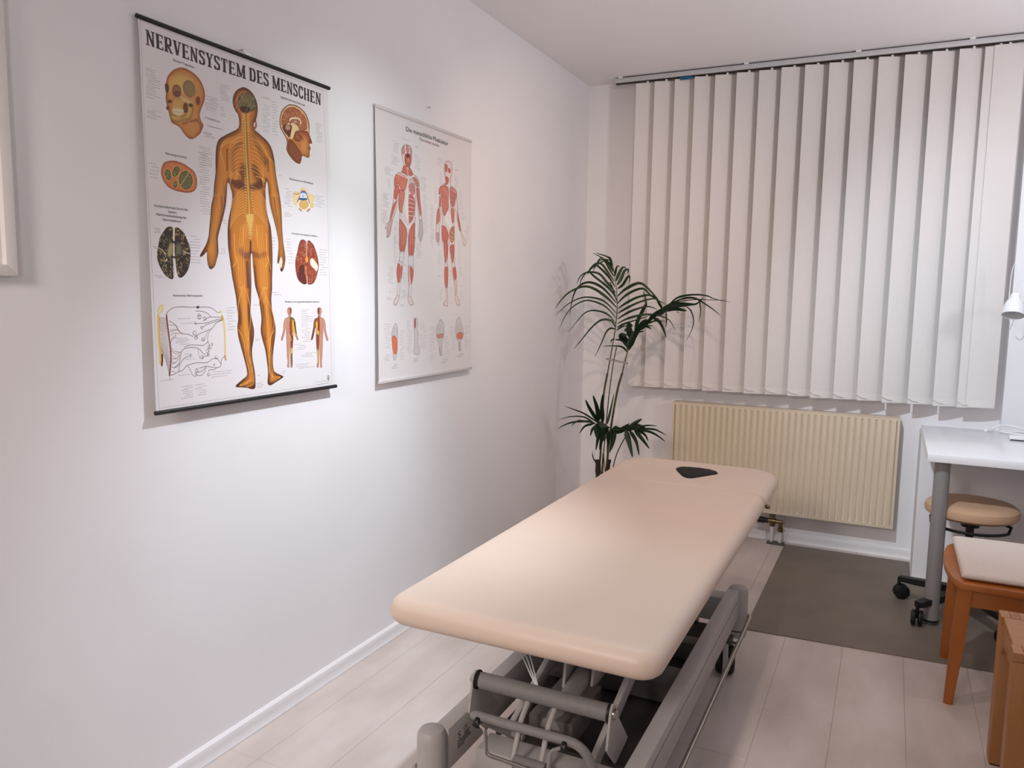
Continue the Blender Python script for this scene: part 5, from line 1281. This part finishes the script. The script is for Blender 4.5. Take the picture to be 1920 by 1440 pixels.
# padded roller and its plates
MB().tube([(.822, 1.65, .385), (1.158, 1.65, .385)], .0205, 24).build('roller', M['grip'], tb, label='grey padded roller bar')
for x, s in ((.806, 1), (1.166, -1)):
    pl = MB().prism([(1.628, .372), (1.634, .398), (1.65, .409), (1.668, .398), (1.676, .375), (1.775, .262), (1.68, .245), (1.614, .312)], 0, x-.003, x+.003, .001).build('roller_plate', M['grey'], tb)
    MB().lathe([(0, .006), (.011, .006), (.013, .003), (.013, -.003), (0, -.003)], (x+.005*(-s), 1.65, .385), (-s, 0, 0), 14).build('bolt', M['steel'], pl)
    MB().lathe([(.021, 0), (.024, .001), (.024, .005), (.021, .006)], (x+.0035*s, 1.65, .385), (s, 0, 0), 20).build('washer', M['black'], pl)
# foot lever loop and its wire stirrup
hp = fillet([(.930, 1.60, .300), (.868, 1.50, .384), (1.150, 1.50, .384), (1.196, 1.52, .27)], .035)
MB().tube(hp, .0105, 14).build('lever_loop', M['grip'], tb)
MB().tube([(.915, 1.60, .305), (.965, 1.60, .300)], .011, 12).build('lever_pivot', M['grip'], tb)
wp = fillet([(.897, 1.488, .374), (.924, 1.478, .372), (.930, 1.472, .316), (1.080, 1.472, .308), (1.086, 1.478, .366), (1.112, 1.488, .376)], .012)
MB().tube(wp, .0046, 10).build('wire_stirrup', M['steel'], tb, label='chrome wire stirrup')
for x in (.899, 1.112): MB().lathe([(0, -.005), (.012, -.005), (.013, 0), (.012, .005), (0, .005)], (x, 1.489, .375), (1, 0, 0), 14).build('grommet', M['black'], tb)
# lifting mechanism
MB().box(PXL+.04, PXR-.04, 1.80, 2.79, .152, .164, .003).build('base_cover_shade', M['cover'], tb, label='dark cover plate inside the base, also standing for the shade on the floor')  # plate extended over the floor, its dark colour standing for deep shade there
for x in (.872, 1.108):
    MB().prism([(1.62, .215), (1.66, .185), (2.72, .515), (2.70, .552), (2.66, .552)], 0, x-.008, x+.008, .002).build('lift_arm', M['grey'], tb)
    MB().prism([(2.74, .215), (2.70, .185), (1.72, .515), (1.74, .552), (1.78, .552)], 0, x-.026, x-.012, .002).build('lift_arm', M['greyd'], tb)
for y, z in ((1.66, .205), (2.69, .535), (2.70, .205), (1.75, .535), (2.20, .368)): MB().cyl((.84, y, z), (1.14, y, z), .012, 12).build('pivot_rod', M['steel'], tb)
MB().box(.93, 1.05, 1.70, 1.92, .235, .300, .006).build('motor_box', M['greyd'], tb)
MB().tube([(.99, 1.70, .275), (.99, 2.10, .335)], .027, 18).build('actuator', M['grip'], tb)
MB().tube([(.99, 2.10, .335), (.99, 2.40, .50)], .011, 12).build('actuator_rod', M['steel'], tb)
MB().box(.965, 1.015, 2.37, 2.43, .47, .548, .003).build('actuator_bracket', M['grey'], tb)
for x in (.955, 1.025): MB().tube(fillet([(x, 1.655, .372), (x, 1.60, .335), (x, 1.56, .255)], .02), .0065, 10).build('link_rod', M['grey'], tb)
MB().tube([(.962, 1.555, .262), (1.04, 1.555, .262)], .016, 16).build('link_sleeve', M['grip'], tb)
MB().prism([(1.90, .29), (1.98, .545), (2.10, .545), (2.02, .29)], 0, 1.02, 1.028, .001).build('gusset_plate', M['grey'], tb)
MB().prism([(1.86, .29), (1.90, .50), (2.0, .50), (1.96, .29)], 0, .955, .963, .001).build('gusset_plate', M['grey'], tb)
for k in range(3):
    MB().tube(curve([(.86+.012*k, 1.80, .565), (.855+.015*k, 1.78, .46), (.850+.01*k, 1.86, .34), (.90, 1.84, .28)]), .0022, 6).build('cable', M['whiteplastic'], tb)
MB().tube(curve([(.90, 1.98, .18), (.86, 1.95, .24), (.83, 1.99, .27), (.82, 2.05, .22), (.86, 2.06, .18)]), .004, 8).build('cable', M['black'], tb)
# castors, side foot bars
def castor(x, y):
    r = .051; w = None
    for s_ in (-1, 1):
        d_ = MB().lathe([(0, -.010), (r-.016, -.010), (r-.005, -.010), (r, -.005), (r, .005), (r-.005, .011), (r-.014, .013), (0, .013)], (x+s_*.0205, y+s_*.004, r), (s_, .2*s_, 0), 28).build('castor_wheel', M['black'], tb)
        w = w or d_
    MB().lathe([(0, -.0095), (r+.001, -.0095), (r+.0035, -.006), (r+.0035, .006), (r+.001, .0095), (0, .0095)], (x, y, r+.004), (1, .2, 0), 28).build('wheel_cover', M['grey'], w, label='grey cover between the twin wheels')
    MB().box(x-.019, x+.019, y-.004, y+.05, .098, .124, .004).build('castor_fork', M['greyd'], w)
for x in (PXL+.036, PXR-.022):
    for y in (YA-.035, YB-.085): castor(x, y)
for s, x in ((1, PXR+.046), (-1, PXL-.046)):
    xi = x-s*.045
    MB().tube(fillet([(xi, YB+.02, .185), (x, YB+.02, .185), (x, YA-.02, .185), (xi, YA-.02, .185)], .03), .0075, 12).build('foot_bar', M['tubesteel'], tb, label='shiny steel foot bar')
    for y in (2.62, 1.75): MB().tube([(x-s*.028, y, .185), (x, y, .185)], .005, 8).build('bar_stay', M['greyd'], tb)

# ================================================================== palm
pm = thing('potted_palm', 'tall slender palm with arching green fronds in the corner behind the table', 'plant', (.36, 3.9, 0))
MB().lathe([(0, 0), (.115, 0), (.12, .006), (.150, .24), (.158, .245), (.158, .262), (.148, .262), (.143, .235), (0, .230)], (.36, 3.9, 0), (0, 0, 1), 32).build('pot', M['terracotta'], pm)
MB().lathe([(0, .244), (.08, .242), (.1435, .236)], (.36, 3.9, 0), (0, 0, 1), 24).build('soil', M['soil'], pm)
def v3(a): return [Vector(a[i:i+3])/1000 for i in range(0, len(a), 3)]
VIEW = Vector((-.38, .92, 0))
random.seed(8)
def leaflet(path, hw, parent, m):
    P = curve(path, 5); n_ = len(P); mb = MB(); rows = []
    tw = random.uniform(-.5, .5)
    for i, p in enumerate(P):
        t = i/(n_-1); tan = (P[min(i+1, n_-1)]-P[max(i-1, 0)]).normalized()
        side = tan.cross(VIEW).normalized(); nrm = side.cross(tan).normalized()
        side = (side*math.cos(tw*t)+nrm*math.sin(tw*t)).normalized(); nrm = side.cross(tan)
        w = hw*min(1, .25+3.2*t)*max(.04, (1-t)**.6)*1.12
        rows.append([mb.bm.verts.new(p-side*w+nrm*w*.35), mb.bm.verts.new(p), mb.bm.verts.new(p+side*w+nrm*w*.35)])
    for a, b in zip(rows[:-1], rows[1:]):
        for k in (0, 1): mb.bm.faces.new((a[k], a[k+1], b[k+1], b[k]))
    return mb.build('leaflet', m, parent, smooth=80)
for fi, (rw, rach, leaves) in enumerate(PALM_FRONDS):
    P = curve(v3(rach), 5); r = .0005*rw if fi < 2 else .0009*rw
    fr_ = MB().tube(P, [r*(1-.75*i/(len(P)-1)) for i in range(len(P))], 8).build('frond', M['stalk'], pm)
    for lf in leaves:
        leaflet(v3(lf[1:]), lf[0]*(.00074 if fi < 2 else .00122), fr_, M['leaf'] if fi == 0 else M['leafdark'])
for st in PALM_STALKS:
    MB().tube(curve(v3(st[1:]), 4), .0006*st[0]+.0012, 8).build('stalk', M['stalk'], pm)
for tr in PALM_TRUNKS:
    P = curve(v3(tr[1:]), 5); MB().tube(P, [.0008*tr[0]*(1+.12*math.sin(i*2.1)) for i in range(len(P))], 10).build('trunk', M['bark'], pm)
MB().tube(curve([Vector((.331, 3.9, .45)), Vector((.305, 3.88, .49)), Vector((.300, 3.88, .53))], 3), [.004]*3+[.003]*2+[.001]*2, 6).build('dead_stub', M['bark'], pm)
tp = v3(PALM_TIE)
MB().tube([tp[0]+Vector((-.012, -.008, .002)), tp[1]+Vector((0, -.012, 0)), tp[2]+Vector((.012, -.008, -.002)), tp[2]+Vector((.012, .01, -.002)), tp[0]+Vector((-.012, .03, .002))], .0032, 8, closed=True).build('tie', M['tie'], pm, label='pale tie holding the stalks together')

# ================================================================== desk
dk = thing('desk', 'white desk with round silver-grey legs under the blinds', 'desk', (2.45, 3.93, 0))
DX0, DX1, DY0, DY1, DZ0, DZ1 = 1.857, 3.057, 3.545, 4.368, .702, .7345
MB().box(DX0, DX1, DY0, DY1, DZ0, DZ1, .0018).build('desk_top', M['desk'], dk)
for x in (1.917, 2.99):
    for y in (3.612,):
        lg = MB().lathe([(.0295, .012), (.0295, .698), (.045, .699), (.045, .702)], (x, y, 0), (0, 0, 1), 24).build('leg', M['leg'], dk)
        MB().lathe([(0, 0), (.023, 0), (.024, .004), (.020, .008), (.020, .012)], (x, y, .004 if y < 4.19 else 0), (0, 0, 1), 20).build('foot', M['steel'], lg)
        MB().lathe([(.0295, .014), (.0312, .015), (.0312, .024), (.0295, .025)], (x, y, 0), (0, 0, 1), 24).build('foot_ring', M['black'], lg)

# clamp lamp on the desk
lp = thing('desk_lamp', 'white bell-shaped clamp lamp over the right of the desk', 'lamp', (2.50, 4.28, .7345))
ax = Vector((-.09, -.40, -.90)).normalized(); top = Vector((2.170, 4.03, 1.386))
MB().lathe([(0, 0), (.017, .001), (.020, .004), (.021, .020), (.025, .026), (.036, .047), (.042, .070), (.044, .100), (.0435, .1015), (.042, .100), (.040, .070), (.034, .048), (.018, .027), (0, .025)], top, ax, 32).build('lamp_shade', [M['whiteplastic']], lp)
MB().lathe([(.0425, .0995), (.0405, .070), (.0345, .048), (.018, .0275), (0, .0255)], top, ax, 32).build('reflector', M['lampinner'], lp, label='dull grey inside of the shade')
arm = fillet([(2.198, 4.005, 1.372), (2.26, 4.03, 1.40), (2.50, 4.28, 1.20), (2.50, 4.28, .7345)], .04)
MB().tube(arm, .006, 10).build('lamp_arm', M['whiteplastic'], lp)
MB().lathe([(0, 0), (.05, 0), (.052, .006), (.05, .014), (.012, .018), (0, .018)], (2.50, 4.28, .7345), (0, 0, 1), 24).build('lamp_base', M['whiteplastic'], lp)
MB().cyl((2.166, 3.985, 1.278), (2.152, 3.98, 1.232), .0018, 8).build('pull_rod', M['steel'], lp)
MB().tube(curve([(2.215, 4.01, 1.375), (2.172, 4.17, 1.52), (2.165, 4.20, 1.36), (2.178, 4.20, 1.26), (2.20, 4.20, 1.20), (2.225, 4.20, 1.182), (2.26, 4.22, 1.22), (2.42, 4.26, 1.27)]), .0022, 8).build('lamp_cord', M['whiteplastic'], lp)
# power cable lying on the desk
cb = thing('power_cable', 'white power cable with connector lying on the back of the desk', 'cable', (2.25, 4.3, .7345))
MB().tube(curve([(2.155, 4.335, .743), (2.18, 4.35, .760), (2.21, 4.355, .765), (2.26, 4.345, .762), (2.32, 4.30, .750), (2.36, 4.25, .7395), (2.32, 4.22, .7395), (2.25, 4.27, .7395), (2.19, 4.31, .7395), (2.22, 4.345, .7395), (2.40, 4.34, .7395)]), .0048, 8).build('cord', M['whiteplastic'], cb)
MB().prism([(2.118, 4.302), (2.132, 4.294), (2.166, 4.330), (2.153, 4.342)], 2, .7348, .748, .003).build('connector', M['whiteplastic'], cb)
mo = thing('small_adapter', 'small pale adapter block on the desk below the lamp', 'adapter', (2.225, 4.13, .7345))
MB().box(2.20, 2.27, 4.09, 4.14, .7347, .755, .004).build('housing', M['whiteplastic'], mo)
MB().box(2.203, 2.267, 4.0885, 4.0915, .7349, .7395, .001).build('base_strip', M['black'], mo)

# ================================================================== swivel stool
ss = thing('swivel_stool', 'round beige swivel stool on a black five-star base under the desk', 'stool', (2.045, 3.75, 0))
SXc, SYc = 2.045, 3.75
MB().lathe([(0, .447), (.14, .447), (.160, .451), (.174, .462), (.177, .476), (.173, .494), (.158, .507), (.12, .513), (0, .516)], (SXc, SYc, 0), (0, 0, 1), 48).build('seat', M['stoolvinyl'], ss)
MB().lathe([(0, .436), (.10, .436), (.10, .447), (0, .447)], (SXc, SYc, 0), (0, 0, 1), 28).build('seat_plate', M['black'], ss)
MB().lathe([(.024, .12), (.024, .30), (.016, .302), (.016, .40), (.035, .405), (.035, .437)], (SXc, SYc, 0), (0, 0, 1), 20).build('column', M['black'], ss)
ring = [(SXc+.150*math.cos(math.radians(a)), SYc+.150*math.sin(math.radians(a)), .410+(.022 if a in (180, 340) else 0)) for a in range(180, 341, 10)]
MB().tube([(SXc-.10, SYc+.03, .436)]+ring+[(SXc+.11, SYc-.02, .436)], .0062, 8).build('height_lever', M['black'], ss, label='black curved height lever')
for k in range(5):
    a = math.radians(156+72*k); ca, sa = math.cos(a), math.sin(a)
    prof = [(.0, .118, .034), (.10, .112, .030), (.20, .103, .026), (.272, .098, .022)]
    mb = MB(); rings = []
    for d, z, hgt in prof:
        w = .021-.02*d; c_ = Vector((SXc+ca*d, SYc+sa*d, 0)); sd = Vector((-sa, ca, 0))
        rings.append([mb.bm.verts.new(c_+sd*q*w+Vector((0, 0, z+e*hgt))) for q, e in ((-1, -.5), (1, -.5), (1, .5), (-1, .5))])
    for p_, q_ in zip(rings[:-1], rings[1:]):
        for i in range(4): mb.bm.faces.new((p_[i], p_[(i+1) % 4], q_[(i+1) % 4], q_[i]))
    mb.bm.faces.new(rings[0][::-1]); mb.bm.faces.new(rings[-1])
    b_ = mb.build('base_arm', M['black'], ss, smooth=None)
    c_ = Vector((SXc+ca*.272, SYc+sa*.272, 0)); axw = Vector((-math.sin(a+.7), math.cos(a+.7), 0))
    cc = c_+Vector((math.cos(a+.7), math.sin(a+.7), 0))*-.012
    mbw = MB()
    for s_ in (-1, 1): mbw.lathe([(0, -.010), (.022, -.010), (.031, -.007), (.0335, 0), (.031, .007), (.022, .010), (0, .010)], cc+axw*.013*s_+Vector((0, 0, .0375)), axw, 22)
    mbw.build('castor', M['black'], b_)
    MB().tube([c_+Vector((0, 0, .10)), c_+Vector((0, 0, .06)), cc+Vector((0, 0, .04))], .0075, 8).build('castor_stem', M['black'], b_)

# ================================================================== wooden chair with cushion
ch = thing('wooden_chair', 'orange-brown wooden chair turned sideways in front of the desk', 'chair', (2.13, 3.08, 0))
sp = [(1.952, 2.845), (1.930, 2.885), (1.917, 2.95), (1.911, 3.03), (1.911, 3.12), (1.917, 3.20), (1.930, 3.27), (1.952, 3.315), (2.15, 3.325), (2.36, 3.30), (2.36, 2.86), (2.15, 2.835)]
MB().prism(sp, 2, .418, .442, .004).build('seat', M['chairwood'], ch)
def chair_leg(x0, y0, x1, y1, ztop, wb, wt):
    mb = MB(); rings = []
    for t, w in ((0, wb), (.5, (wb+wt)/2+.002), (1, wt)):
        x, y, z = x0+(x1-x0)*t, y0+(y1-y0)*t, ztop*t
        rings.append([mb.bm.verts.new((x+a*w, y+b*w, z)) for a, b in ((-1, -1), (1, -1), (1, 1), (-1, 1))])
    fs = []
    for p_, q_ in zip(rings[:-1], rings[1:]):
        for i in range(4): fs.append(mb.bm.faces.new((p_[i], p_[(i+1) % 4], q_[(i+1) % 4], q_[i])))
    mb.bm.faces.new(rings[0][::-1]); mb.bm.faces.new(rings[-1])
    bmesh.ops.bevel(mb.bm, geom=[e for e in mb.bm.edges if abs(e.verts[0].co.z-e.verts[1].co.z) > .05], offset=.004, segments=2, affect='EDGES')
    return mb.build('leg', M['chairwood'], ch)
chair_leg(1.943, 2.905, 1.966, 2.885, .4185, .0135, .021); chair_leg(1.950, 3.285, 1.968, 3.272, .4185, .0135, .021)
chair_leg(2.375, 2.90, 2.345, 2.89, .4185, .0135, .019); chair_leg(2.375, 3.26, 2.345, 3.27, .4185, .0135, .019)
MB().box(1.975, 2.335, 2.872, 2.892, .355, .4185, .003).build('apron', M['chairwood'], ch)
MB().box(1.975, 2.335, 3.262, 3.282, .355, .4185, .003).build('apron', M['chairwood'], ch)
MB().box(1.955, 1.975, 2.90, 3.26, .355, .4185, .003).build('apron', M['chairwood'], ch)
MB().box(2.335, 2.353, 2.90, 3.26, .355, .4185, .003).build('apron', M['chairwood'], ch)
for y in (2.885, 3.275): MB().tube([(2.345, y, .43), (2.375, y, .62), (2.43, y, .86)], [.017, .016, .012], 10).build('back_post', M['chairwood'], ch)
for z, x in ((.60, 2.372), (.70, 2.393), (.82, 2.42)): MB().box(x-.008, x+.008, 2.885, 3.275, z-.022, z+.022, .004).build('back_rail', M['chairwood'], ch)
# seat cushion, a thing of its own
cu = thing('seat_cushion', 'flat cream cotton cushion lying on the wooden chair', 'cushion', (2.14, 3.09, .442))
def pad(nm, x0, x1, y0, y1, z0, z1, m, parent):
    mb = MB()
    def fn(a, b, top):
        x = x0+(x1-x0)*a; y = y0+(y1-y0)*b
        e = min(a, 1-a, b, 1-b)
        f = min(1, (e/.06))**.45 if e < .06 else 1
        zc = (z0+z1)/2; return Vector((x, y, zc+(z1-zc)*f*(1+.05*math.sin(9*a+4*b)) if top else zc-(zc-z0)*f))
    N = 22
    us = [0, .012, .03, .06]+[.06+.88*i/(N-8) for i in range(1, N-8)]+[.94, .97, .988, 1]
    V = {}
    for top in (1, 0):
        for i, a in enumerate(us):
            for j, b in enumerate(us):
                edge = i in (0, len(us)-1) or j in (0, len(us)-1)
                if edge and not top: V[0, i, j] = V[1, i, j]; continue
                V[top, i, j] = mb.bm.verts.new(fn(a, b, top))
        for i in range(len(us)-1):
            for j in range(len(us)-1):
                q = [V[top, i, j], V[top, i+1, j], V[top, i+1, j+1], V[top, i, j+1]]
                mb.bm.faces.new(q if top else q[::-1])
    return mb.build(nm, m, parent, smooth=80)
pad('cushion_pad', 1.950, 2.335, 2.862, 3.328, .4425, .476, M['cotton'], cu)
MB().tube([(1.951, 2.863, .4575), (2.334, 2.863, .4575), (2.334, 3.327, .4575), (1.951, 3.327, .4575)], .0022, 6, closed=True).build('piping', M['cotton'], cu)

# ================================================================== oak stool
os_ = thing('oak_stool', 'square oak stool with blocky legs and end-grain strips, lower right corner', 'stool', (2.24, 2.455, 0))
OX0, OX1, OY0, OY1, OZ = 2.028, 2.44, 2.298, 2.612, .452
for x0, x1 in ((OX0, OX0+.055), (OX1-.055, OX1)):
    for y0, y1 in ((OY0, OY0+.058), (OY1-.058, OY1)):
        xx = (x0, x1+.022) if x0 == OX0 else (x0-.022, x1)
        l_ = MB().box(xx[0], xx[1], y0, y1, .004, OZ-.024, .004).build('leg', M['stoolwoodv'], os_)
        MB().box(xx[0]+.004, xx[1]-.004, y0+.004, y1-.004, 0, .004).build('felt_glide', M['black'], l_, smooth=None)
for y0, y1 in ((OY0, OY0+.057), (OY1-.057, OY1)):
    k = 0; x = OX0
    while x < OX1-.01:
        w_ = .024 if k < 3 else .046
        MB().box(x+.0002, min(x+w_, OX1)-.0002, y0, y1, OZ-.0238, OZ, .0012, 1).build('block', M['endgrain'] if k % 2 else M['stoolwood'], os_, smooth=None)
        x += w_; k += 1
for k in range(3):
    w_ = (OX1-OX0-.006)/3
    MB().box(OX0+.006+k*w_, OX0+.006+(k+1)*w_-.0006, OY0+.0578, OY1-.0578, OZ-.0238, OZ-.0008, .0014, 1).build('board', M['stoolwood'], os_, smooth=None)
for x in (OX0+.006, OX1-.026):
    MB().prism([(OY0+.058, OZ-.024), (OY1-.058, OZ-.024), (OY1-.058, OZ-.11), (OY1-.075, OZ-.085), (OY1-.10, OZ-.072), (OY0+.10, OZ-.072), (OY0+.075, OZ-.085), (OY0+.058, OZ-.11)], 0, x, x+.02, .001).build('apron', M['stoolwood'], os_)
for y in (OY0+.008, OY1-.028): MB().box(OX0+.077, OX1-.077, y, y+.02, OZ-.075, OZ-.024, .002).build('apron', M['stoolwood'], os_)
